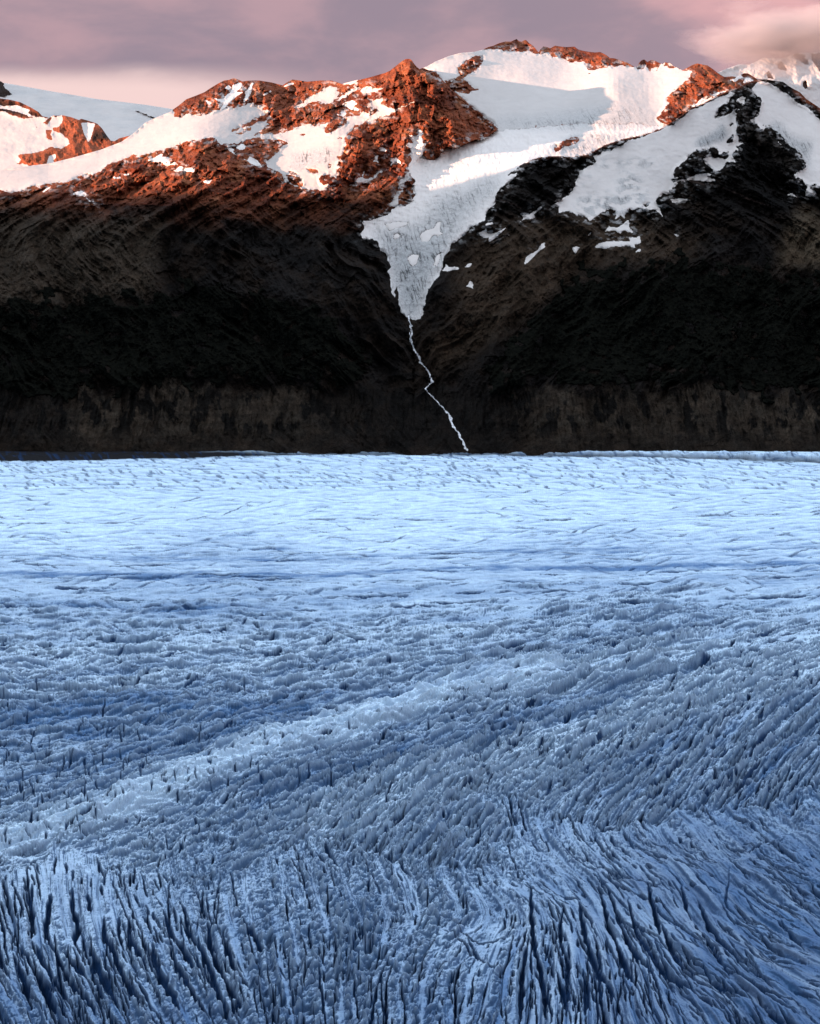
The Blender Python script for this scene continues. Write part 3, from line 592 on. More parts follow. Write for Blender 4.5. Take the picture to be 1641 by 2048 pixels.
blot = sstep(-0.05, 0.15, fbm(wx/110, wz/60, 5, 123))[..., None]*0.75*(1-t)
tint = tint*(1-blot)+blot*col(0.006, 0.005, 0.0045)
tint = tint*(1-0.8*patch([(-200, 610), (-200, 430), (0, 420), (120, 425), (200, 440), (330, 430), (320, 520), (300, 590), (200, 600), (90, 610)], 10, 3))+0.8*patch([(-200, 610), (-200, 430), (0, 420), (120, 425), (200, 440), (330, 430), (320, 520), (300, 590), (200, 600), (90, 610)], 10, 3)*col(0.058, 0.041, 0.028)
w = patch([(930, 620), (900, 560), (960, 470), (1080, 430), (1250, 430), (1400, 480), (1380, 515), (1250, 520), (1180, 530), (1100, 590), (980, 680), (880, 740), (850, 700)], 12, 3)*0.85
tint = tint*(1-w)+w*col(0.056, 0.036, 0.023)
w = patch([(1560, 500), (1590, 430), (1610, 410), (1700, 470), (1900, 480), (1900, 540), (1560, 530)], 8, 2)*0.9
tint = tint*(1-w)+w*col(0.085, 0.060, 0.038)
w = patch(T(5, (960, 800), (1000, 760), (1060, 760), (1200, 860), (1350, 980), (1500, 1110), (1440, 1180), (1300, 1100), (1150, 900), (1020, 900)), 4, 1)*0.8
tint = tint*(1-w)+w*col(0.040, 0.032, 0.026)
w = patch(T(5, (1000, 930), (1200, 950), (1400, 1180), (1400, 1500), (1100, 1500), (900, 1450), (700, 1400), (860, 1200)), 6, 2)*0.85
tint = tint*(1-w)+w*col(0.004, 0.0035, 0.0032)  # black shade on the buttress painted into the rock colour
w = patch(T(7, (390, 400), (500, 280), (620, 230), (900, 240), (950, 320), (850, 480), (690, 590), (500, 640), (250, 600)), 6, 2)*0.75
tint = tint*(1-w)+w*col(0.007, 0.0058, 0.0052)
# orange rock of the far right knob and spur in the low sun
mx_ = np.interp(R.X, [-620, 0, 110, 170, 320, 580, 660, 780, 940, 1040, 1110, 1250, 1641, 2260], [.5, .3, .5, 1, .85, .85, .45, .2, .2, .45, 1, .8, 1, .8])[..., None]
mm = mx_*moraine[..., None]*(0.55+0.45*sstep(0.25, 0.7, n_ero+0.4))[..., None]*(0.6+0.4*sstep(-0.2, 0.2, fbm(R.X/40, R.Yp/14, 3, 130)))[..., None]
tint = tint*(1-mm)+mm*moren
veg = (sstep(0.06+0.0*wx, 0.22, fbm(R.X/34, R.Yp/60, 5, 131, 0.6)*1.5)*sstep(905, 850, R.Yp)*moraine)[..., None]*0.9
tint = tint*(1-veg)+veg*col(0.005, 0.0045, 0.004)
dm = (moraine[..., None]*(1-mx_))*0.8
tint = tint*(1-dm)+dm*col(0.008, 0.0065, 0.0055)
red_spur = patch(T(5, (1425, 480), (1480, 500), (1560, 560), (1625, 612), (1700, 680), (1700, 720), (1620, 640), (1530, 600), (1440, 520)), 2, 0.5)
tint = tint*(1-red_spur)+red_spur*red
for seg in (T(3, (395, 775), (520, 820), (645, 855)), T(3, (350, 825), (480, 890), (640, 960), (760, 995), (870, 1035)), T(3, (1110, 480), (1240, 525), (1340, 575)), T(3, (1125, 612), (1260, 670), (1390, 720), (1450, 742)), T(3, (1130, 570), (1250, 585), (1360, 610)), T(3, (1045, 480), (1030, 560), (1010, 640)), T(3, (700, 825), (800, 880), (900, 915)),
            T(8, (560, 500), (800, 540), (1000, 620), (1240, 715)), T(7, (250, 570), (340, 605), (410, 640))):
    w = (line_mask(R.X+0.7*R.jx, R.Yp+0.7*R.jy, seg, 2.6)*0.55)[..., None]
    tint = tint*(1-w)+w*np.maximum(tint*2.2, col(0.09, 0.06, 0.05))
dust = (sstep(0.10, 0.24, R.speck2)*np.clip(blur(snowm, 8)*2.4, 0, 1)*sstep(520, 440, R.Yp)*0.85)[..., None]      # thin old snow caught in the rocks
tint = tint*(1-dust)+dust*col(0.55, 0.51, 0.48)
# ------ bare ice on the snow
def spots(*polys, r=5, a=1.5):
    w = 0
    for p in polys: w = np.maximum(w, blur(inside(p, R.X+a*R.jx, R.Yp+a*R.jy), r))
    return w
ice = spots(T(2, (1115, 860), (1200, 850), (1330, 820), (1510, 812), (1480, 930), (1350, 950), (1240, 985), (1150, 990), (1130, 960), (1200, 900)), T(5, (620, 930), (640, 880), (720, 870), (780, 820), (850, 770), (890, 850), (860, 900), (700, 960)), T(5, (690, 720), (760, 690), (750, 715)), r=3)
ice = np.maximum(ice, spots(T(6, (410, 480), (560, 470), (830, 430), (900, 310), (1000, 210), (1200, 170), (1380, 60), (1500, 60), (1450, 180), (1300, 300), (1150, 480), (1060, 640), (900, 930), (860, 1080), (800, 1280), (650, 1200), (560, 760), (480, 600)), r=10)*(0.75+0.3*sstep(440, 520, R.Yp)))
ice = np.maximum(ice, 0.8*spots(T(7, (700, 100), (900, 20), (1250, 20), (1400, 40), (1100, 140), (900, 215), (560, 215), (900, 120)), r=6))
ice = np.maximum(ice, 0.8*spots(T(4, (620, 800), (560, 750), (900, 720), (1200, 680), (1641, 620)) + T(5, (100, 600), (230, 680), (330, 760), (0, 830)) + T(4, (1000, 800)), r=8))
ice = np.maximum(ice, 0.85*spots(T(5, (1180, 800), (1300, 760), (1420, 880), (1580, 920), (1560, 1000), (1540, 1231), (1480, 1040), (1300, 900)), r=5))
ice = np.maximum(ice, 0.7*spots(T(7, (1040, 240), (1300, 250), (1560, 250), (1550, 300), (1300, 300), (1040, 300)), T(7, (860, 560), (950, 540), (1200, 500), (1250, 420), (1190, 420), (1260, 340), (1400, 370), (1420, 480), (1480, 560), (1300, 700), (980, 720), (900, 690)), T(7, (880, 420), (1000, 370), (1120, 340), (950, 460)), r=5)*sstep(-0.15, 0.2, fbm(R.X/22, R.Yp/14, 4, 140)))
for e in R.things:
    if e['name'] == 'firn_patch' or e['name'] == 'snow_patch': ice = np.where(R.id == e['k'], 0, ice)
ice = ice.astype(F32)
crack = np.clip(cr_, 0, 1)*np.clip(ice*1.2-0.15, 0, 1)*sstep(0.25, -0.15, fbm(R.X/24, R.Yp/24, 3, 109))
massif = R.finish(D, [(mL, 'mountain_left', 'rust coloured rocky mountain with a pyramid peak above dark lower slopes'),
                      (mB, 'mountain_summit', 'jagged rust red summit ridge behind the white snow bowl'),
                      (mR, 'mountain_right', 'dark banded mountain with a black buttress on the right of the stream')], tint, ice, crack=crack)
log('massif built')
# ------------------------------------------------------------------ farther mountains: ice dome and rocks on the left, clouded peak on the right
# far ice dome
FD = Relief(-100, 420, 120, 330, 1.5, T(1, (-3000, -60), (0, 90), (14, 95), (30, 108), (40, 107), (200, 135), (400, 172), (600, 205), (800, 240), (1000, 262), (1200, 287), (1420, 322), (1800, 400)), (-620, 420))
FD.paint(dict(name='ice_dome', label='smooth grey ice dome far behind the left rocks, in shadow', cat='ice cap', add=[[(-900, 0), (600, 0), (600, 500), (-900, 500)]], cut=[T(1, (-3000, 215), (0, 218), (60, 212), (105, 215), (75, 190), (55, 150), (35, 104), (0, 60), (-3000, -100)), T(1, (1090, 335), (1130, 335), (1200, 360), (1265, 395), (1330, 420), (1240, 390), (1160, 350))]))
FD.clean()
d = 12800+(FD.Yp-262)*-14.0+(FD.X-100)*1.0
d = d-40*fbm(FD.X/70, FD.Yp/26, 4, 200)-np.where(FD.id == 0, 60*ridged(FD.X/20, FD.Yp/20, 4, 203), 0)
tt = np.zeros(FD.X.shape+(3,), F32)+col(0.03, 0.018, 0.013)
ic = np.clip(0.15+0.8*fbm(FD.X/50, FD.Yp/16, 4, 201), 0, 1).astype(F32)
FD.finish(d, [(np.ones(FD.X.shape, bool), 'mountain_far_left', 'rock knoll showing through the far grey ice dome')], tt, ic)
# left rocks with their snowfield
LB = Relief(-100, 330, 180, 372, 1.25, T(1, (-3000, 200), (0, 232), (90, 245), (170, 265), (250, 305), (320, 345), (350, 380), (400, 390), (440, 375), (520, 372), (580, 385), (650, 410), (670, 400), (740, 420), (800, 440), (840, 480), (880, 540), (910, 580), (940, 585), (980, 560), (1040, 545), (1080, 535), (1400, 660)), (-620, 330))
LB.paint(dict(name='snowfield', label='bright lumpy snowfield left of the low orange rocks, sunlit', cat='snowfield', fresh=0.82, add=[T(1, (-3000, 330), (0, 340), (60, 350), (130, 382), (200, 397), (300, 385), (390, 397), (400, 390), (440, 375), (520, 372), (580, 400), (700, 640), (600, 800), (0, 1000), (-3000, 1000))],
    cut=[T(1, (505, 372), (580, 385), (650, 408), (675, 440), (690, 540), (727, 600), (640, 642), (575, 610), (545, 560), (520, 515), (440, 505), (430, 482), (490, 460), (520, 420)), T(1, (350, 432), (400, 400), (440, 380), (420, 410), (380, 450)), T(1, (378, 482), (430, 500), (410, 530), (437, 562), (390, 577), (375, 520)), T(1, (295, 462), (315, 468), (305, 478)),
         T(1, (143, 702), (200, 680), (270, 683), (350, 670), (375, 650), (430, 633), (500, 650), (590, 608), (662, 625), (720, 605), (760, 573), (830, 558), (920, 590), (1000, 550), (1100, 520), (1000, 640), (850, 660), (650, 740), (545, 747), (440, 762), (400, 775), (260, 790), (190, 768), (140, 775), (185, 740))]))
LB.paint(dict(name='snow_patch', label='narrow shaded snow patch between two dark walls of the rock knoll on the far left', cat='snow patch', add=[T(1, (672, 435), (720, 432), (780, 440), (768, 500), (738, 580), (722, 592), (695, 540), (680, 480))], cut=[], small=True))
LB.paint(dict(name='snow_patch', label='snow tongue between two low orange rocks on the far left', cat='snow patch', add=[T(1, (400, 705), (450, 690), (460, 720), (440, 740), (445, 760), (390, 780), (385, 770))], cut=[], small=True))
LB.paint(dict(name='snow_patch', label='snow between two dark rock stripes at the far left', cat='snow patch', add=[T(1, (-3000, 280), (0, 285), (40, 296), (90, 292), (160, 292), (200, 312), (255, 330), (230, 352), (290, 378), (240, 382), (150, 345), (80, 325), (0, 315), (-3000, 310))], cut=[], small=True))
LB.clean()
d = 9900+(338-LB.Yp)*10.0-(LB.X-100)*1.2
rk = 1-blur(LB.id > 0, 3)
d = d-rk*(110*ridged(LB.X/38, LB.Yp/44, 5, 210)+50*fbm(LB.X/14, LB.Yp/14, 4, 211))-(1-rk)*(26*fbm(LB.X/40, LB.Yp/24, 5, 212))
dk = np.maximum(blur(inside(T(1, (-3000, 200), (0, 225), (400, 380), (390, 400), (0, 360), (-3000, 360)), LB.X, LB.Yp), 3), blur(inside(T(1, (665, 395), (960, 580), (900, 585), (740, 580), (785, 440)), LB.X, LB.Yp), 2))[..., None]
tt = (red*1.15)*(1-dk)+dk*col(0.03, 0.018, 0.013)
LB.finish(d, [(np.ones(LB.X.shape, bool), 'mountain_outcrop_left', 'low orange and dark rock knolls between the ice dome and the near snow slope')], tt, np.zeros(LB.X.shape, F32))
# clouded snow peak on the right
FR = Relief(1390, 1740, 60, 330, 1.25, T(5, (500, 470), (800, 350), (900, 310), (980, 282), (1060, 286), (1130, 255), (1180, 228), (1260, 235), (1330, 238), (1400, 212), (1450, 190), (1500, 186), (1560, 190), (1641, 176), (1900, 160), (2500, 260)), (1390, 2200))
FR.paint(dict(name='snow_peak', label='white snow peak on the right with its top lost in pink cloud', cat='snowfield', add=[[(1300, 0), (2600, 0), (2600, 500), (1300, 500)]],
    cut=[T(5, (1288, 285), (1322, 262), (1372, 320), (1320, 332)), T(5, (1198, 340), (1222, 335), (1265, 405), (1222, 402)), T(5, (1415, 205), (1445, 180), (1500, 205), (1540, 240), (1548, 288), (1500, 272), (1440, 238)), T(5, (1560, 205), (1641, 180), (2300, 100), (2300, 400), (1641, 332), (1610, 292), (1575, 250)), T(5, (1500, 430), (1530, 420), (1545, 470), (1515, 480))]))
FR.clean()
d = 10600-(FR.Yp-120)*5.0+(FR.X-1500)*1.5
d = d-30*ridged(FR.X/70-FR.Yp/60, FR.Yp/90, 4, 220, 0.6)-60*fbm(FR.X/46, FR.Yp/40, 5, 223)-40*fbm(FR.X/22, FR.Yp/22, 4, 221)*(FR.id == 0)
ic = np.clip(0.6*fbm(FR.X/20, FR.Yp/34, 4, 222)+0.1, 0, 0.6).astype(F32)
FR.finish(d, [(np.ones(FR.X.shape, bool), 'mountain_far_right', 'dark rock ribs of the clouded snow peak')], np.zeros(FR.X.shape+(3,), F32)+col(0.06, 0.03, 0.022), ic)
log('far mountains built')
# ------------------------------------------------------------------ the ice plain
STEPX = 1.35
_c = [-150.0]; _s = STEPX
while _c[-1] > -1150: _s = min(_s*1.02, 6.0); _c.append(_c[-1]-_s)
gx_px = np.array(_c[:0:-1]+list(np.arange(-150, 1792, STEPX))+[1641-c for c in _c if 1641-c > 1792])
STEPC = np.gradient(gx_px).astype(F32)
colof = lambda px: np.interp(np.asarray(px, float), gx_px, np.arange(len(gx_px)))
AXG = (gx_px-W0/2)/FOC
ylist = [1460.0]
while ylist[-1] < 6520: ylist.append(ylist[-1]+min(0.92*ylist[-1]**2/(CAMZ*FOC), 6.5))
yg = np.array(ylist)
NR, NC = len(yg), len(gx_px)
GXw = (AXG[None, :]*yg[:, None]).astype(F32); GYw = np.repeat(yg[:, None], NC, 1).astype(F32)
PX, PY = pix(GXw, GYw, np.zeros_like(GXw)); PX = PX.astype(F32); PY = PY.astype(F32)
prow = PY[:, NC//2].astype(float)          # image height of every row (nearly constant along it)
log('glacier net', NR, NC)
# control points: pixel, crevasse direction (degrees, image: 0 = right, 90 = up), groove strength, serac strength, wave strength, whiteness
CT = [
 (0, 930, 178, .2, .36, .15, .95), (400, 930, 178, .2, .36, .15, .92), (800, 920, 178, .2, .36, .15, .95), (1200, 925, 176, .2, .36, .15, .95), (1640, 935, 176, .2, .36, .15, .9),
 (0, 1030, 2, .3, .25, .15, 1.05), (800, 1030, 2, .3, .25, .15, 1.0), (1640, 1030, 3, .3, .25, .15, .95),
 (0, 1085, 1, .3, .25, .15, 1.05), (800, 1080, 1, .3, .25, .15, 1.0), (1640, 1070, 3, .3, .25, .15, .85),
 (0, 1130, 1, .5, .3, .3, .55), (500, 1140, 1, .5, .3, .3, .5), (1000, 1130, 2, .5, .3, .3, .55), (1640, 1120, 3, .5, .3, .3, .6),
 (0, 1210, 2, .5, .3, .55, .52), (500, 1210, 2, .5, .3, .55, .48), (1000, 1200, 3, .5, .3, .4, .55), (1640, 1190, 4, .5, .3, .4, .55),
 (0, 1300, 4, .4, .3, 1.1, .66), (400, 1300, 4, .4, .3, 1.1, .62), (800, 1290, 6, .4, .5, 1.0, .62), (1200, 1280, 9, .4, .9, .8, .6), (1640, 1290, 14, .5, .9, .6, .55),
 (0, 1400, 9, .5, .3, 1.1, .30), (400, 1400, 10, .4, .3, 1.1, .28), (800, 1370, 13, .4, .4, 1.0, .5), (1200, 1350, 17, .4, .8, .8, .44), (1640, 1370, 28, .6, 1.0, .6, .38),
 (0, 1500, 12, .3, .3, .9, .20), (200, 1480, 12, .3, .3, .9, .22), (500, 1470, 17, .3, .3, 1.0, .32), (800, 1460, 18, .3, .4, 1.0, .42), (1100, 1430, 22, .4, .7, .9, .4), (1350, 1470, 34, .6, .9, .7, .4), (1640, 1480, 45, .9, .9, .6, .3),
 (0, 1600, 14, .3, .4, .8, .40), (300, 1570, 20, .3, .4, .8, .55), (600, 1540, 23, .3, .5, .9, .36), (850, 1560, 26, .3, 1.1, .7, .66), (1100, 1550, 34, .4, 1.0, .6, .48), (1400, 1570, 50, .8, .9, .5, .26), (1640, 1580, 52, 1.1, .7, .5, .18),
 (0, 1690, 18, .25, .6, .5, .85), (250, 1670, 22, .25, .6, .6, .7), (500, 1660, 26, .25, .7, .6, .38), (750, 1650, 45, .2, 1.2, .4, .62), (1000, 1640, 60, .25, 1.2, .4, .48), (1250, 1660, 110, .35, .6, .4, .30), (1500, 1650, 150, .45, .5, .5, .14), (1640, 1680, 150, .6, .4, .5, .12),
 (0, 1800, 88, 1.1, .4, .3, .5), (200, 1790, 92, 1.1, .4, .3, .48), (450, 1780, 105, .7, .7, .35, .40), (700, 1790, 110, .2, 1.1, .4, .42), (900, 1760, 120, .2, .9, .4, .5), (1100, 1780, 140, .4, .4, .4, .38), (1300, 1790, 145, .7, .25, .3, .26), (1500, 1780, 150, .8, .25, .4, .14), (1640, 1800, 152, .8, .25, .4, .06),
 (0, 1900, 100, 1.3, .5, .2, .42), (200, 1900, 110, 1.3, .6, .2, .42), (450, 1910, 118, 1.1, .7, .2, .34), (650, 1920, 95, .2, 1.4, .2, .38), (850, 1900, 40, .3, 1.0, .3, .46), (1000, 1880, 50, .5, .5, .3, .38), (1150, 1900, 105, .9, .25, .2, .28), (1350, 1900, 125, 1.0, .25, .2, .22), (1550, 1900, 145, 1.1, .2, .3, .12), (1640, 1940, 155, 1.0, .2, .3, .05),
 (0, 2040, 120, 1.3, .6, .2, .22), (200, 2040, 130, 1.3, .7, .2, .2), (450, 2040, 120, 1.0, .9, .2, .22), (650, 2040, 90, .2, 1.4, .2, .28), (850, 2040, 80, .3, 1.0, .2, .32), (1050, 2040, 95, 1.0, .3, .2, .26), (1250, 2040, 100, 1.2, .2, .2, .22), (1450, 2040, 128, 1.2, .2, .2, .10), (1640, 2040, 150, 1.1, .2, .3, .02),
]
CT = np.array(CT, float)
def field(CT):
    """spread the control points over the net (on a coarse net, then interpolated)"""
    r = np.unique(np.append(np.arange(0, NR, 10), NR-1)); c = np.unique(np.append(np.arange(0, NC, 10), NC-1))
    X = PX[np.ix_(r, c)].astype(float); Y = PY[np.ix_(r, c)].astype(float)
    a = np.radians(CT[:, 2]*2); vals = np.column_stack([np.cos(a), np.sin(a), CT[:, 3:]])
    num = 0; den = 0
    for k in range(len(CT)):
        sc = 60 if CT[k, 1] < 1160 else 85
        w = np.exp(-0.5*(((X-CT[k, 0])/150)**2+((Y-CT[k, 1])/(sc*0.62))**2))+1e-9/(1+(X-CT[k, 0])**2+(Y-CT[k, 1])**2)
        num = num+w[..., None]*vals[k]; den = den+w
    F = num/den[..., None]
    out = np.empty((NR, NC, F.shape[-1]), F32); p = np.interp(np.arange(NR), r, np.arange(len(r))); i0 = np.clip(p.astype(int), 0, len(r)-2); t = (p-i0)[:, None]
    for q in range(F.shape[-1]):
        tmp = np.stack([np.interp(np.arange(NC), c, F[i, :, q]) for i in range(len(r))])
        out[..., q] = tmp[i0]*(1-t)+tmp[i0+1]*t
    return out
yb = np.interp(PX, [-330, 0, 500, 800, 1000, 1150, 1400, 1641, 1972], [1745, 1740, 1735, 1725, 1690, 1635, 1622, 1640, 1650])
nw_ = np.interp(PX, [400, 900], [60, 24]).astype(F32)
near_zone = sstep(-1, 1, (PY-yb+70*fbm(PX/70, PY/60, 4, 301)+130*fbm(PX/230, PY/150, 2, 305))/nw_).astype(F32)      # where the crevassed lower field takes over from the foliated ice
lower = (CT[:, 1] > 1700) | ((CT[:, 1] > 1620) & (CT[:, 0] > 1200))
FLD1, FLD2 = field(CT[~lower]), field(CT[lower])
def directions(F, seed, amp):
    a = 0.5*np.arctan2(F[..., 1], F[..., 0])+amp*fbm(GXw/120, GYw/160, 3, seed)
    return np.cos(a).astype(F32), (-np.sin(a)).astype(F32)
rowpx = np.abs(np.gradient(prow)).astype(F32)                          # pixels per row
DX1, DY1 = directions(FLD1, 300, 0.22); DX2, DY2 = directions(FLD2, 302, 0.45)
nz = near_zone > 0.5
DXp, DYp = np.where(nz, DX2, DX1), np.where(nz, DY2, DY1)
CELLS = [(dx/STEPC[None], -dy/rowpx[:, None]) for dx, dy in ((DX1, DY1), (DX2, DY2))]
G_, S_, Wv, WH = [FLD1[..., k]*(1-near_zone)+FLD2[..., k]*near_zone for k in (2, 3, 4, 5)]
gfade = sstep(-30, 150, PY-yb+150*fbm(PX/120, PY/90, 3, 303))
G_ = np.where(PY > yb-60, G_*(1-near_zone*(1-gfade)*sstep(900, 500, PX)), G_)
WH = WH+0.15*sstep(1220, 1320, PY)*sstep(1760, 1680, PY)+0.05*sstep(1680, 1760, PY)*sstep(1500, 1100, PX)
def lic(n, steps, h):
    return lic1(n, steps, h, *CELLS[0])*(1-near_zone)+lic1(n, steps, h, *CELLS[1])*near_zone
def lic1(n, steps, h, DC, DRr):
    """smear noise along the crevasse direction"""
    acc = n.copy(); tot = 1.0
    for sgn in (1, -1):
        r = np.repeat(np.arange(NR, dtype=F32)[:, None], NC, 1); c = np.repeat(np.arange(NC, dtype=F32)[None], NR, 0)
        for k in range(steps):
            ri = np.clip(r, 0, NR-1).astype(np.int32); ci = np.clip(c, 0, NC-1).astype(np.int32); f = ri*NC+ci
            r = r+sgn*h*DRr.ravel()[f]; c = c+sgn*h*DC.ravel()[f]
            w = 1-(k/steps)**2
            ri = np.clip(r, 0, NR-1).astype(np.int32); ci = np.clip(c, 0, NC-1).astype(np.int32)
            acc += w*n.ravel()[ri*NC+ci]
        tot += 2*0
    acc -= acc.mean(); acc /= acc.std()
    return acc
pxn = PX; pyn = PY
rs = np.random.RandomState(5)
def pnoise(scale, seed): return perlin(PX/scale, PY/scale, seed)
L_big = lic(pnoise(24, 310)+0.4*pnoise(12, 313), 30, 2.6)
L_mid = lic(pnoise(6.0, 311)+0.3*pnoise(3, 312), 16, 1.8)
L_fine = lic(rs.randn(NR, NC).astype(F32), 9, 1.5)
def lic_coarse(scale, seed, steps, h):
    return lic_c1(scale, seed, steps, h, *CELLS[0])*(1-near_zone)+lic_c1(scale, seed, steps, h, *CELLS[1])*near_zone
def lic_c1(scale, seed, steps, h, DC, DRr, k=4):
    """long flow bands, worked out on every k-th node"""
    rr = np.arange(0, NR, k); cc = np.arange(0, NC, k)
    n = pnoise(scale, seed)[::k, ::k]; a = DRr[::k, ::k]/k; b = DC[::k, ::k]/k; nr, nc = n.shape
    acc = n.copy()
    for sgn in (1, -1):
        r = np.repeat(np.arange(nr, dtype=F32)[:, None], nc, 1); c = np.repeat(np.arange(nc, dtype=F32)[None], nr, 0)
        for q in range(steps):
            f = np.clip(r, 0, nr-1).astype(np.int32)*nc+np.clip(c, 0, nc-1).astype(np.int32)
            r = r+sgn*h*a.ravel()[f]; c = c+sgn*h*b.ravel()[f]
            acc += (1-(q/steps)**2)*n.ravel()[np.clip(r, 0, nr-1).astype(np.int32)*nc+np.clip(c, 0, nc-1).astype(np.int32)]
    acc -= acc.mean(); acc /= acc.std()
    p = np.arange(NR)/k; i0 = np.clip(p.astype(int), 0, nr-2); t = np.clip(p-i0, 0, 1)[:, None].astype(F32)
    up = acc[i0]*(1-t)+acc[i0+1]*t
    p = np.arange(NC)/k; j0 = np.clip(p.astype(int), 0, nc-2); t = np.clip(p-j0, 0, 1)[None].astype(F32)
    return up[:, j0]*(1-t)+up[:, j0+1]*t
L_band = lic_coarse(30, 314, 60, 5.0); L_band2 = lic_coarse(16, 315, 40, 4.0)
L_thin = lic(pnoise(4.2, 316), 12, 2.0)
log('flow streaks')
# scale of the features shrinks a little with distance in metres per pixel
dist = GYw
h = 14*fbm(GXw/420, GYw/520, 3, 320)*sstep(5200, 3200, dist)+5*fbm(GXw/700, GYw/300, 2, 319)
near = sstep(6500, 2600, dist)
# long waves of the middle ice: crests lean towards the camera
wxx = GXw+22*fbm(GXw/140, GYw/140, 3, 321); wyy = GYw+34*fbm(GXw/150, GYw/150, 3, 322)
def tilt(a, lu, lv, seed, octv=3):
    return ridged((wxx*math.cos(a)+wyy*math.sin(a))/lu, (-wxx*math.sin(a)+wyy*math.cos(a))/lv, octv, seed, 0.45)
side = sstep(500, 1300, PX)
wave = tilt(0.10, 230, 44, 323, 2)*(1-side)+tilt(0.45, 160, 44, 324, 2)*side
wyy = wyy+26*wave                                  # crests lean over towards the camera
wave = tilt(0.10, 230, 44, 323, 2)*(1-side)+tilt(0.45, 160, 44, 324, 2)*side
wave2 = tilt(0.2, 110, 19, 325, 2)*(1-side)+tilt(0.5, 80, 19, 326, 2)*side
h = h+np.clip(Wv-0.15, 0, 1)*(13*(wave-0.6)+3.5*(wave2-0.6)+2.5*L_band2*sstep(4800, 3600, dist)+7.5*np.clip(0.8-np.abs(L_big), -0.7, 1)+3.6*np.clip(0.8-np.abs(L_mid), -0.8, 1))
# seracs: broken blocks
Se = np.clip((S_-0.32)/0.6, 0, 1.3)*np.clip(0.75+0.45*L_band2+0.5*fbm(GXw/150, GYw/200, 3, 356), 0.1, 1.6)
sa, sb = GXw*0.42+GYw*0.91, GXw*0.91-GYw*0.42
f1, f2, cid = worley(sb/10+0.8*fbm(GXw/26, GYw/34, 2, 330), sa/24+0.8*fbm(GXw/26, GYw/34, 2, 331), 332)
blk = np.clip((f2-f1)*2.4, 0, 1)
rnd = ((cid*37) % 101)/101.0
ser = (blk**0.5-0.8)*6.5+(rnd-0.5)*4.5*blk
h = h+Se*(1-near_zone)*(5.0*np.clip(0.8-np.abs(L_mid), -0.8, 1)+4.0*np.clip(0.8-np.abs(L_big), -0.8, 1))+Se*(0.45+0.55*near_zone)*(0.85*ser+15*(ridged(sb/25, sa/64, 4, 333, 0.55)-0.6))
# pillows between the crevasses, drawn out along the flow
ga = np.clip(G_-0.15, 0, 1.3)*near
h = h+ga*(2.6*np.clip(L_big, -2.0, 0.6)+0.5*(1-0.85*np.clip(Se, 0, 1))*np.clip(L_mid, -1.8, 0.5))
h = h+(0.25+0.35*Se)*fbm(GXw/6, GYw/9, 3, 340)*np.minimum(2.2, dist/2200)
h = h+sstep(3400, 4600, dist)*(1.0*L_thin+0.5*L_mid)+sstep(2600, 4200, dist)*1.6*(ridged(GXw/60+0.2*fbm(GXw/90, GYw/90, 2, 342), GYw/34, 3, 341)-0.6)
# ------ crevasses: tapering clefts cut along traced and along random flow lines
CUT = np.zeros((NR, NC), F32)
cell_y = np.gradient(yg).astype(F32)
rowof = lambda py: np.interp(-np.asarray(py), -prow, np.arange(NR))
def cut(px, py, width, depth, taper=True, asym=0.0):
    """px, py: dense polyline in pixels; width (m), depth (m)"""
    c = colof(px); r = rowof(py)
    L = np.concatenate([[0], np.cumsum(np.hypot(np.diff(c), np.diff(r)))])
    if L[-1] < 2: return
    t = np.arange(0, L[-1], 0.7); c = np.interp(t, L, c); r = np.interp(t, L, r)
    tp = np.sin(np.pi*np.clip(t/L[-1], 0.01, 0.99))**0.5 if taper else np.ones(len(t))
    wob = 1+0.5*np.interp(t, np.linspace(0, L[-1], max(4, int(L[-1]/9))), rs.rand(max(4, int(L[-1]/9)))*2-1)
    c = c+np.interp(t, np.linspace(0, L[-1], max(4, int(L[-1]/7))), rs.randn(max(4, int(L[-1]/7))))*0.8
    keep = (c > 3) & (c < NC-4) & (r > 3) & (r < NR-4)
    c, r, tp, wob = c[keep], r[keep], tp[keep], wob[keep]
    if len(c) < 2: return
    ymid = yg[r.astype(int)]; mx = STEPC[c.astype(int)]/FOC*ymid; my = cell_y[r.astype(int)]
    kc = int(min(14, np.ceil((width/mx).max()))); kr = int(min(12, np.ceil((width/my).max())))
    ci = np.rint(c).astype(int); ri = np.rint(r).astype(int)
    for dr in range(-kr, kr+1):
        for dc in range(-kc, kc+1):
            d = np.hypot((ci+dc-c)*mx, (ri+dr-r)*my)/(width*tp*wob+0.01)
            val = depth*tp*np.clip(1-d, 0, 1)**0.5
            R2 = np.clip(ri+dr, 0, NR-1); C2 = np.clip(ci+dc, 0, NC-1)
            ok = val > 0.05
            np.maximum.at(CUT, (R2[ok], C2[ok]), val[ok])
def smooth_line(pts, n=60):
    P = np.array(pts, float); t = np.concatenate([[0], np.cumsum(np.hypot(*np.diff(P, axis=0).T))]); u = np.linspace(0, t[-1], n)
    x = np.interp(u, t, P[:, 0]); y = np.interp(u, t, P[:, 1])
    k = np.ones(9)/9; xp = np.convolve(np.pad(x, 4, 'edge'), k, 'valid'); yp = np.convolve(np.pad(y, 4, 'edge'), k, 'valid')
    return xp, yp
B7 = lambda *p: [(x/2.0012, 1448+y/2.0012) for x, y in p]           # enlarged lower left quarter
B8 = lambda *p: [(820+x/1.9988, 1448+y/1.9988) for x, y in p]       # enlarged lower right quarter
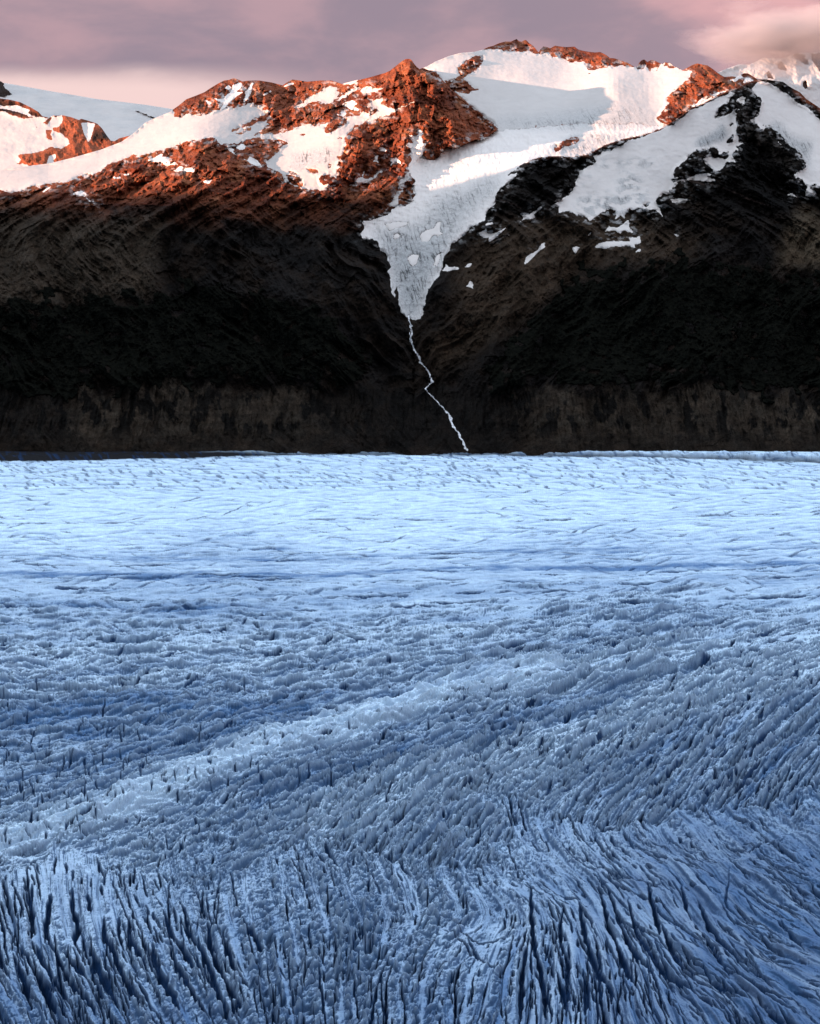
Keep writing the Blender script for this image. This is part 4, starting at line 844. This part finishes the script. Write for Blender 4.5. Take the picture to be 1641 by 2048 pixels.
TR = [  # crevasses one can follow on the photograph: line, half width m, depth m
 (B8((500, 650), (508, 800), (520, 900), (550, 1020), (570, 1199)), 4.5, 16), (B8((700, 700), (715, 780), (740, 880), (790, 1000), (800, 1150)), 4.5, 16), (B8((640, 730), (620, 850), (660, 960), (660, 1190)), 4, 14),
 (B8((780, 640), (820, 780), (860, 880), (940, 1060), (970, 1100)), 4.5, 16), (B8((830, 690), (880, 800), (920, 900), (1010, 1000), (1040, 1090)), 4.5, 16), (B8((905, 700), (940, 820), (985, 900), (1060, 1000), (1110, 1060)), 4, 15),
 (B8((985, 620), (1000, 700), (1030, 790), (1040, 860)), 5, 16), (B8((1040, 780), (1080, 880), (1120, 960), (1200, 1030), (1300, 1090)), 5, 16), (B8((1120, 640), (1150, 740), (1210, 830), (1260, 900), (1340, 1010)), 4, 14), (B8((1190, 690), (1230, 780), (1290, 860), (1360, 930), (1420, 990)), 4, 14),
 (B8((700, 850), (760, 960), (830, 1060), (870, 1130)), 4, 14), (B8((940, 800), (1000, 920), (1100, 1020), (1220, 1110), (1330, 1190)), 4.5, 15), (B8((1100, 900), (1200, 1000), (1330, 1070), (1480, 1130), (1600, 1199)), 4.5, 15), (B8((1330, 620), (1420, 690), (1500, 740), (1600, 800)), 2.2, 7), (B8((1340, 660), (1430, 720), (1530, 790), (1620, 860)), 2.2, 7), (B8((1370, 640), (1450, 690), (1560, 740), (1620, 790)), 2, 6), (B8((1540, 780), (1600, 850), (1641, 880)), 2.4, 7),
 (B8((660, 510), (720, 550), (830, 600), (960, 640), (1060, 650)), 3.5, 11), (B8((890, 470), (1000, 520), (1120, 560), (1230, 600), (1330, 640)), 3.5, 11), (B8((610, 700), (700, 720), (740, 740)), 3.5, 10), (B8((800, 610), (880, 660), (990, 710), (1060, 720)), 3.5, 11), (B8((1300, 480), (1380, 520), (1450, 480), (1560, 450)), 3, 10), (B8((1330, 560), (1320, 640), (1310, 730), (1400, 800), (1500, 830)), 2.0, 5),
 (B8((490, 890), (470, 1000), (460, 1199)), 4.5, 15), (B8((240, 880), (290, 960), (400, 1000)), 3, 9), (B8((130, 850), (230, 900), (290, 970)), 2.5, 8), (B8((170, 840), (280, 900), (360, 890), (430, 860)), 3, 9), (B8((520, 1000), (570, 1100), (600, 1199)), 4, 15), (B8((610, 1000), (650, 1110), (655, 1199)), 4, 15), (B8((720, 1000), (740, 1080), (735, 1199)), 4, 14), (B8((1380, 1000), (1500, 1090), (1641, 1180)), 4, 13), (B8((1300, 960), (1450, 1050), (1550, 1090), (1641, 1130)), 3.5, 12), (B8((1500, 930), (1641, 980)), 3, 10), (B8((1440, 1120), (1550, 1180), (1600, 1250)), 4, 14),
 (B7((150, 680), (140, 740), (125, 830), (140, 900)), 5, 16), (B7((70, 640), (65, 720), (70, 800), (60, 880)), 5, 16), (B7((240, 650), (235, 720), (260, 800), (240, 870), (270, 960)), 5, 16), (B7((300, 680), (310, 760)), 4, 12), (B7((365, 770), (370, 850), (410, 940), (430, 990)), 5, 16), (B7((430, 760), (430, 850), (440, 910)), 4, 13), (B7((475, 760), (470, 850), (520, 940), (560, 1010)), 5, 16), (B7((615, 740), (640, 830), (690, 900), (740, 980), (770, 1050)), 5, 16), (B7((700, 730), (715, 830), (780, 930), (820, 1030), (850, 1120)), 5, 16), (B7((800, 790), (810, 900), (850, 1000), (900, 1080), (950, 1150)), 5, 16), (B7((860, 830), (880, 930), (920, 1010), (980, 1090)), 5, 16), (B7((730, 800), (790, 830), (850, 790)), 3, 9),
 (B7((20, 900), (60, 980), (110, 1060), (160, 1150)), 6, 18), (B7((80, 900), (110, 980), (180, 1070), (230, 1150)), 6, 18), (B7((130, 880), (180, 960), (220, 1040), (290, 1120), (330, 1190)), 6, 18), (B7((190, 920), (260, 1000), (330, 1080)), 6, 18), (B7((300, 900), (340, 990), (380, 1070), (430, 1160)), 6, 18), (B7((380, 880), (420, 980), (480, 1080), (540, 1170)), 6, 18), (B7((560, 900), (590, 990), (640, 1080), (680, 1160)), 6, 17), (B7((640, 920), (690, 1010), (740, 1100), (800, 1190)), 6, 17), (B7((940, 780), (990, 850), (1040, 930)), 5, 15), (B7((0, 960), (30, 1050), (60, 1150)), 6, 18), (B7((740, 930), (800, 1040), (860, 1130), (900, 1199)), 5, 16),
]
for pts, w_, d_ in TR:
    x, y = smooth_line(pts, 80); cut(x, y, w_*0.6, d_*0.8)
for yl, dx in ((1106, 0), (1119, 1), (1144, -1), (1152, 0), (1163, 1), (1192, 0), (1211, -1), (1038, 0)):       # long clefts along the far flow lines
    x = -400.0
    while x < 2000:
        ln = rs.uniform(40, 210); t = np.linspace(0, 1, 24); yy = yl-(x+ln*t-800)*0.009+5*np.sin((x+ln*t)/170+yl)+rs.randn(24).cumsum()*0.35+rs.uniform(-3, 3)
        cut(x+ln*t, yy, rs.uniform(5, 10), rs.uniform(4, 9)); x += ln*rs.uniform(0.7, 2.4)
log('traced crevasses', len(TR))
# random crevasses following the flow (or crossing it in the left middle)
N_RND = 13000
qx = rs.uniform(-500, 2140, N_RND); qy = 905+(2120-905)*rs.rand(N_RND)**0.85
cnt = 0
CLUS = np.clip(1.0+2.6*fbm(GXw/130, GYw/170, 3, 355), 0.05, 2.4)
for x0, y0 in zip(qx, qy):
    r = int(np.clip(rowof(y0), 1, NR-2)); c = int(np.clip(colof(x0), 1, NC-2))
    g = G_[r, c]; sr = S_[r, c]
    far = y0 < 1250
    clus = CLUS[r, c]
    if rs.rand() > (0.6 if far else (0.10+0.42*g)*clus+(0.34 if not nz[r, c] else 0)): continue
    n = int(rs.uniform(5, 26)) if far else int(np.clip(math.exp(rs.normal(2.45, 0.65))*(0.55+0.5*g), 4, 60))
    if not far and not nz[r, c]: n = max(3, int(n*0.6))
    turn = rs.normal(0, 0.16)
    px = [x0]; py = [y0]; st = 3.2 if not far else 2.4; sgn = 1 if rs.rand() < .5 else -1
    for _ in range(n):
        rr = int(np.clip(rowof(py[-1]), 1, NR-2)); cc = int(np.clip(colof(px[-1]), 1, NC-2))
        ux, uy = DXp[rr, cc], DYp[rr, cc]
        px.append(px[-1]+sgn*st*(ux-turn*uy)); py.append(py[-1]+sgn*st*(uy+turn*ux))
    y = yg[r]; mpp = y/FOC
    cut(px, py, max(mpp*rs.uniform(0.8, 1.9)*(1 if far else min(2.0, (n/14)**0.45)), cell_y[r]*(0.85 if not far else 0.7)), rs.uniform(5, 15)*(1.0 if not far else 0.28)); cnt += 1
log('random crevasses', cnt)
# short upright ticks in the left middle, and cross cracks everywhere
for x0, y0 in zip(np.abs(rs.normal(0, 330, 190))-40, rs.normal(1545, 75, 190)):
    n = 10; a = math.radians(rs.normal(92, 20)); ln = rs.uniform(6, 34)
    t = np.linspace(0, 1, n); cut(x0+math.cos(a)*ln*t+rs.randn(n).cumsum()*0.7, y0-math.sin(a)*ln*t, rs.uniform(0.9, 1.6), rs.uniform(5, 10))
for x0, y0 in zip(rs.uniform(-320, 1960, 1500), 905+75*rs.rand(1500)**1.3):
    ln = rs.uniform(5, 16); a = math.radians(rs.normal(150, 9)); t = np.linspace(0, 1, 6); r = int(np.clip(rowof(y0), 1, NR-2))
    cut(x0+math.cos(a)*ln*t, y0-math.sin(a)*ln*t, cell_y[r]*rs.uniform(0.6, 0.9), rs.uniform(1.5, 4))
# ------ pressure ridges: long sharp crests along the foliation of the middle ice
CUTS = CUT; CUT = np.zeros((NR, NC), F32)
n_r = 0
for x0, y0 in zip(rs.uniform(-320, 1960, 1500), 1170+560*rs.rand(1500)**1.1):
    r = int(np.clip(rowof(y0), 1, NR-2)); c = int(np.clip(colof(x0), 1, NC-2))
    if nz[r, c] or rs.rand() > Wv[r, c]: continue
    px = [x0]; py = [y0]; n = int(rs.uniform(8, 34)); turn = rs.normal(0, 0.07)
    for _ in range(n):
        rr = int(np.clip(rowof(py[-1]), 1, NR-2)); cc = int(np.clip(colof(px[-1]), 1, NC-2))
        px.append(px[-1]+5*(DX1[rr, cc]-turn*DY1[rr, cc])); py.append(py[-1]+5*(DY1[rr, cc]+turn*DX1[rr, cc])+rs.randn()*0.7)
    cut(px, py, max(rs.uniform(4.0, 8.5), 1.6*cell_y[r]), rs.uniform(3.0, 7.5)); n_r += 1
RIDGE, CUT = CUT, CUTS
log('pressure ridges', n_r)
band_ = line_mask(PX+14*fbm(GXw/70, GYw/90, 3, 366), PY+9*fbm(GXw/70, GYw/60, 3, 367), [(-200, 1740), (0, 1690), (250, 1610), (500, 1510), (700, 1450), (900, 1385), (1100, 1340)], 42)
h = h+RIDGE+10*sstep(0, 1, band_)
h = h-CUT-0.5*np.minimum(blur(CUT, 4), 6)*near
# ------ the lateral edge at the foot of the mountains: an ice ridge, a debris trough, a second ridge
e1 = np.interp(PX, [-330, 0, 300, 640, 1000, 1300, 1641, 1972], [6200, 6180, 6240, 6330, 6330, 6250, 6120, 5980])+30*fbm(GXw/160, GXw*0, 4, 350)
trough = np.exp(-((dist-e1-40)/42)**2)
ridge2 = np.exp(-((dist-e1-130)/55)**2)
h = h-12*trough+np.clip(7+15*fbm(GXw/38, GYw/80, 4, 351), 0, 24)*ridge2*sstep(250, 620, PX)
end = sstep(6330, 6430, dist)
h = h*(1-sstep(6250, 6480, dist)*0.8)-18*sstep(6400, 6520, dist)
# ------ colour of the ice: white weathered crust, blue ice, dirt streaks along the flow
n_st = lic(pnoise(9, 360), 34, 2.6); n_st2 = lic(pnoise(24, 361), 30, 3.0)
order = np.clip((G_-0.15)*1.2+np.clip(Wv-0.3, 0, 1), 0.03, 1)
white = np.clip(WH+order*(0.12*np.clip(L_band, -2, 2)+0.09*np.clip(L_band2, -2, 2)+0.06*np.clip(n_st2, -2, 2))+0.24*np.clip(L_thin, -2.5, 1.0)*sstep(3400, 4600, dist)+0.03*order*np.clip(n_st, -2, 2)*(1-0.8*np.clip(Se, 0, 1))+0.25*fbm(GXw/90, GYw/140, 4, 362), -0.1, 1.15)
bands = [([(0, 1690), (250, 1610), (500, 1510), (700, 1450), (900, 1385)], 26, .75), ([(640, 1640), (800, 1570), (1000, 1520), (1150, 1480), (1400, 1400), (1641, 1330)], 44, .75), ([(0, 1590), (300, 1500), (600, 1425)], 24, -.3), ([(500, 1600), (800, 1510), (1100, 1430)], 24, -.3), ([(900, 1390), (1200, 1330), (1641, 1270)], 30, .35), ([(0, 1340), (300, 1300), (640, 1270), (1000, 1270)], 22, .15),
         ([(0, 1148), (300, 1152), (600, 1150), (900, 1140), (1641, 1128)], 5, -.6), ([(0, 1112), (400, 1118), (800, 1110), (1641, 1092)], 6, -.35), ([(0, 1210), (300, 1215), (600, 1220)], 10, -.3), ([(0, 1400), (400, 1410), (800, 1400), (1000, 1370)], 22, -.2), ([(0, 1455), (300, 1450), (600, 1420)], 25, -.3), ([(700, 1545), (900, 1490), (1250, 1395)], 16, -.3)]
for pts, w_, a_ in bands:
    m_ = line_mask(PX+10*fbm(GXw/60, GYw/90, 3, 363), PY+7*fbm(GXw/70, GYw/60, 3, 364), pts, w_*1.6); white = white+a_*sstep(0, 1, m_)
white = np.clip(white, 0, 1.15)[..., None]
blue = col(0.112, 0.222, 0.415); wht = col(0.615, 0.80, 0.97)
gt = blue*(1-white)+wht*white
# white crust keeps on gentle ice; steep faces bare blue with shade painted in
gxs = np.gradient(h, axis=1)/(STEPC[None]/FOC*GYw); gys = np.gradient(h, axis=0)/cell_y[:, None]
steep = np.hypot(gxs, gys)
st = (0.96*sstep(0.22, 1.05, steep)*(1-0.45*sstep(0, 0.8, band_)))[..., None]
crest = (0.6*np.clip((h-blur(h, 3)-0.3)/2.6, 0, 1))[..., None]*(0.55+0.45*np.clip(white, 0, 1))          # crests weather to white crust, plus a painted highlight
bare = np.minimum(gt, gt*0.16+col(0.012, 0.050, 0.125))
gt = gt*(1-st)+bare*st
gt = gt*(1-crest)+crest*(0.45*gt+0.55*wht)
dirt = np.clip(0.9*sstep(0.9, 2.2, n_st)*(0.4+0.6*G_)*near+trough*1.1*sstep(200, 1000, PX+300*0)+0.9*np.exp(-((dist-e1-40)/60)**2), 0, 0.92)[..., None]
deb = np.clip(sstep(25, 75, dist-e1)*sstep(620, 360, PX)+np.exp(-(np.clip(np.abs(dist-e1-20)-30, 0, None)/34)**2)*(0.75+0.35*fbm(GXw/50, GYw/30, 3, 368))+sstep(6390, 6440, dist), 0, 1.0)[..., None]
grit_vignette = np.clip((0.62*sstep(1000, 1400, PX)*sstep(1560, 1720, PY)+0.25*sstep(1880, 2060, PY))*(1+0.9*fbm(GXw/70, GYw/90, 4, 370)+0.12*np.clip(L_band2, -2, 2)), 0, 0.8)[..., None]      # old grey dirt on the lower right, plus a vignette painted along the bottom
gt = gt*(1-grit_vignette)+grit_vignette*np.minimum(gt, gt*0.35+col(0.030, 0.058, 0.120))
gt = gt*(1-0.45*dirt)+0.45*dirt*col(0.10, 0.14, 0.21)
gt = gt*(1-deb)+deb*col(0.009, 0.009, 0.011)
# clefts show deep blue ice, with crevasse shade painted in by cut depth
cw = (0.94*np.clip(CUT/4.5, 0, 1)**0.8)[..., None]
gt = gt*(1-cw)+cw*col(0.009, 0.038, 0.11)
def glacier_material():
    m, nt, b = new_mat('glacier_ice'); q = NB(nt)
    pos = q.n('ShaderNodeNewGeometry').outputs['Position']
    tint = q.n('ShaderNodeAttribute', attribute_name='tint').outputs['Color']
    n1 = q.noise(pos, 0.05, 5, 0.65, 0.4); n2 = q.noise(pos, 0.35, 4, 0.65)
    f = q.math('MULTIPLY', q.maprange(n1, 0.3, 0.7, 0.82, 1.15), q.maprange(n2, 0.3, 0.7, 0.86, 1.12))
    c = q.mix(1.0, tint, q.n('ShaderNodeCombineColor', ins={0: f, 1: f, 2: q.math('POWER', f, 0.8)}).outputs[0], 'MULTIPLY')
    nt.links.new(c, b.inputs['Base Color']); b.inputs['Roughness'].default_value = 0.7; b.inputs['Specular IOR Level'].default_value = 0.06
    nt.links.new(q.bump(q.math('ADD', n2, q.math('MULTIPLY', n1, 1.2)), 0.4, 1.6), b.inputs['Normal'])
    return m
idx = np.arange(NR*NC).reshape(NR, NC)
Q = np.stack([idx[:-1, :-1], idx[:-1, 1:], idx[1:, 1:], idx[1:, :-1]], -1).reshape(-1, 4)
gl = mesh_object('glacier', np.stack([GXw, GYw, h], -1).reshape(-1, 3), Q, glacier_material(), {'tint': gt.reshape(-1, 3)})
tag(gl, 'wide blue crevassed glacier filling the valley floor', kind='structure')
log('glacier built', h.min(), h.max())
# ------------------------------------------------------------------ low sun from the left, behind the camera's shoulder
SUN_EL = math.radians(4.4); SUN_AZ = math.radians(211)     # direction to the sun in the plan: 180 = left, 270 = behind the camera
S = np.array([math.cos(SUN_EL)*math.cos(SUN_AZ), math.cos(SUN_EL)*math.sin(SUN_AZ), math.sin(SUN_EL)])
from mathutils import Vector
sl = bpy.data.lights.new('sun', 'SUN'); sl.energy = 1.25; sl.angle = math.radians(0.5); sl.color = (1.0, 0.58, 0.42)
so = bpy.data.objects.new('sun', sl); COL.objects.link(so); so.location = (S*3000).tolist(); so.rotation_euler = Vector(S.tolist()).to_track_quat('Z', 'Y').to_euler()
# ------ the mountain on the left outside the frame whose shadow covers the valley
hx, hy = math.cos(SUN_AZ), math.sin(SUN_AZ)
TERM = [(-500, 380, 7650), (-180, 372, 7700), (100, 385, 7580), (300, 385, 7520), (500, 395, 7540), (650, 402, 7580), (740, 400, 7600), (870, 370, 7720), (1100, 285, 7850), (1200, 250, 7800), (1330, 215, 7850), (1480, 135, 8000), (1640, 115, 8050), (1850, 110, 8050)]
pts = []
for px, py, Y in TERM:
    x, y, z = world(px, py, Y); a = x*hx+y*hy; c = -x*hy+y*hx
    pts.append((c, z-a*math.tan(SUN_EL)))
pts = [p for p in pts]+[(-10700.0, 900.0), (-11200.0, 2000.0), (-14500.0, 2350.0)]; pts = np.array(sorted(pts))
log('terminator', np.round(pts, 0).tolist())
c0, c1 = pts[0, 0]-1500, 1800.0
cs = np.linspace(c0, c1, 420)
A_B = 1600.0                                     # how far along towards the sun the crest lies
crest = np.interp(cs, pts[:, 0], pts[:, 1])+A_B*math.tan(SUN_EL)
crest = crest+16*fbm(cs/300, cs*0, 4, 400)+8*fbm(cs/60, cs*0, 3, 401)
al = np.linspace(-1500, 1500, 61)
CC, AA = np.meshgrid(cs, al)
prof = 1-np.abs(AA/1500)**1.15
zz = -60+(crest[None]+60)*prof-(110*(ridged(CC/420, AA/420, 5, 402)))*np.clip(np.abs(AA)/260, 0, 1)*prof
bx = (A_B+AA)*hx-CC*hy; by = (A_B+AA)*hy+CC*hx
ii = np.arange(CC.size).reshape(CC.shape)
qq = np.stack([ii[:-1, :-1], ii[:-1, 1:], ii[1:, 1:], ii[1:, :-1]], -1).reshape(-1, 4)
bt = np.zeros((CC.size, 3), F32)+col(0.05, 0.04, 0.033)
bo = mesh_object('mountain_west', np.stack([bx, by, zz], -1).reshape(-1, 3), qq, M_ROCK, {'tint': bt}); tag(bo, kind='structure')
log('west mountain x', bx.min(), bx.max(), 'y', by.min(), by.max(), 'z', zz.max(), 'ratio', (bx/np.maximum(by, 1))[by > 500].max())
# ------ the slope the camera stands on, rising behind it
sx_ = np.linspace(-5200, 7000, 160); sy_ = np.linspace(-4200, 1330, 100)
SX, SY = np.meshgrid(sx_, sy_)
down = np.clip(1-SY/1330, 0, 1)*694.0
upz = 694+np.clip(-SY-6, 0, None)*0.78*(1+0.15*fbm(SX/900, SY*0, 3, 410)); upz = np.minimum(upz, 2500+500*fbm(SX/1300, SX*0, 4, 411))
SZ = np.where(SY > -6, down, upz)+25*fbm(SX/260, SY/260, 4, 412)*np.clip((np.hypot(SX, SY)-60)/400, 0, 1)-60*sstep(1000, 1330, SY)
ii = np.arange(SX.size).reshape(SX.shape); qq = np.stack([ii[:-1, :-1], ii[:-1, 1:], ii[1:, 1:], ii[1:, :-1]], -1).reshape(-1, 4)
ho = mesh_object('hillside', np.stack([SX, SY, SZ], -1).reshape(-1, 3), qq, M_ROCK, {'tint': np.zeros((SX.size, 3), F32)+col(0.035, 0.028, 0.023)}); tag(ho, kind='structure')
# ------ cloud clinging to the far right peak
def cloud():
    m = bpy.data.materials.new('cloud_vapour'); m.use_nodes = True; nt = m.node_tree; q = NB(nt); nt.nodes.clear()
    out = q.n('ShaderNodeOutputMaterial'); vol = q.n('ShaderNodeVolumePrincipled', ins={'Color': (1.0, 0.86, 0.83, 1), 'Anisotropy': 0.1})  # pink of the low sun put into the vapour colour
    oc = q.n('ShaderNodeTexCoord').outputs['Object']
    r = q.n('ShaderNodeVectorMath', operation='LENGTH', ins={0: oc}).outputs[1]
    n = q.noise(oc, 2.2, 5, 0.6, 0.4)
    body = q.math('SUBTRACT', q.math('ADD', q.maprange(r, 0.05, 0.95, 0.75, -0.35), q.math('MULTIPLY', q.math('SUBTRACT', n, 0.5), 1.5)), 0.0)
    nt.links.new(q.math('MULTIPLY', q.math('MAXIMUM', body, 0.0), 0.013), vol.inputs['Density']); nt.links.new(vol.outputs[0], out.inputs['Volume'])
    import bmesh
    bm = bmesh.new(); bmesh.ops.create_icosphere(bm, subdivisions=4, radius=1.0)
    for v in bm.verts:
        c = v.co; v.co = c*(1.0+0.06*float(perlin(np.array([c.x*3+c.z]), np.array([c.y*3]), 420)[0]))
    me = bpy.data.meshes.new('cloud'); bm.to_mesh(me); bm.free(); me.materials.append(m)
    o = bpy.data.objects.new('cloud', me); COL.objects.link(o)
    x, y, z = world(1595, 76, 10000.0); o.location = (float(x), float(y), float(z)); o.scale = (800, 480, 270)
    tag(o, 'soft pink cloud wrapped around the top of the snow peak on the right', 'cloud')
cloud()
# ------ ground under everything, out to the horizon
gm, gnt, gb = new_mat('dark_ground'); gb.inputs['Base Color'].default_value = (0.04, 0.036, 0.032, 1); gb.inputs['Roughness'].default_value = 1
me = bpy.data.meshes.new('ground'); me.from_pydata([(-60000, -60000, -80), (60000, -60000, -80), (60000, 60000, -80), (-60000, 60000, -80)], [], [(0, 1, 2, 3)]); me.materials.append(gm)
go = bpy.data.objects.new('ground', me); COL.objects.link(go); tag(go, kind='structure')
# ------ sky
w = bpy.data.worlds.new('World'); scene.world = w; w.use_nodes = True; nt = w.node_tree; q = NB(nt); nt.nodes.clear()
out = q.n('ShaderNodeOutputWorld'); bg = q.n('ShaderNodeBackground', ins={'Strength': 0.12})
sky = q.n('ShaderNodeTexSky', sky_type='NISHITA', sun_disc=False, sun_elevation=SUN_EL, sun_rotation=math.atan2(S[0], S[1]), altitude=700.0, air_density=1.0, dust_density=0.6, ozone_density=1.5)
tc = q.n('ShaderNodeTexCoord').outputs['Generated']
sep = q.n('ShaderNodeSeparateXYZ', ins={0: tc}); sx, sy, sz = sep.outputs
GAIN = 0.89
c_grey, c_rose, c_warm, c_cloud = (0.30, 0.235, 0.29), (0.45, 0.30, 0.34), (0.82, 0.60, 0.58), (0.80, 0.44, 0.41)
mp = q.n('ShaderNodeMapping', ins={0: tc, 3: (6.0, 6.0, 15.0)}).outputs[0]
n = q.noise(mp, 1.6, 6, 0.55, 0.3)
cl = q.mix(q.maprange(n, 0.38, 0.66, 0, 1, True), c_grey, c_rose)
hz = q.math('ADD', sz, q.math('MULTIPLY', q.math('SUBTRACT', n, 0.5), 0.02))
# clear pale strip under the cloud deck, low on the left
rgt = q.math('MULTIPLY', q.maprange(sx, 0.05, 0.19, 0, 1, True), q.maprange(q.math('ADD', n, sz), 0.42, 0.75, 0.1, 0.75, True))
cl = q.mix(rgt, cl, (0.80, 0.43, 0.43))
low = q.math('MULTIPLY', q.maprange(hz, 0.072, 0.086, 1, 0, True), q.maprange(sx, -0.03, -0.12, 0, 1, True))
cl = q.mix(low, cl, c_warm)
cl = q.mix(q.maprange(hz, 0.05, 0.0, 0, 0.6), cl, c_warm)
sc = q.n('ShaderNodeVectorMath', operation='SCALE', ins={0: cl, 3: GAIN}).outputs[0]
top = q.maprange(sz, 0.16, 0.42, 0, 1, True)
deck = q.noise(q.n('ShaderNodeMapping', ins={0: tc, 3: (2.2, 2.2, 3.0)}).outputs[0], 1.0, 5, 0.55, 0.6)
over = q.mix(q.maprange(deck, 0.35, 0.65, 0.45, 0.8, True), sky.outputs[0], (0.99, 0.985, 1.03))     # broken evening cloud overhead
glow = q.maprange(sy, -0.7, 0.8, 0.65, 1.45)
fin = q.mix(top, sc, q.n('ShaderNodeVectorMath', operation='SCALE', ins={0: over, 3: glow}).outputs[0])
nt.links.new(fin, bg.inputs[0]); nt.links.new(bg.outputs[0], out.inputs[0])
scene.view_settings.view_transform = 'Standard'; scene.view_settings.look = 'None'; scene.view_settings.gamma = 1.0; scene.view_settings.exposure = 3.4
scene.render.film_transparent = False
scene.cycles.use_denoising = True
log('done')
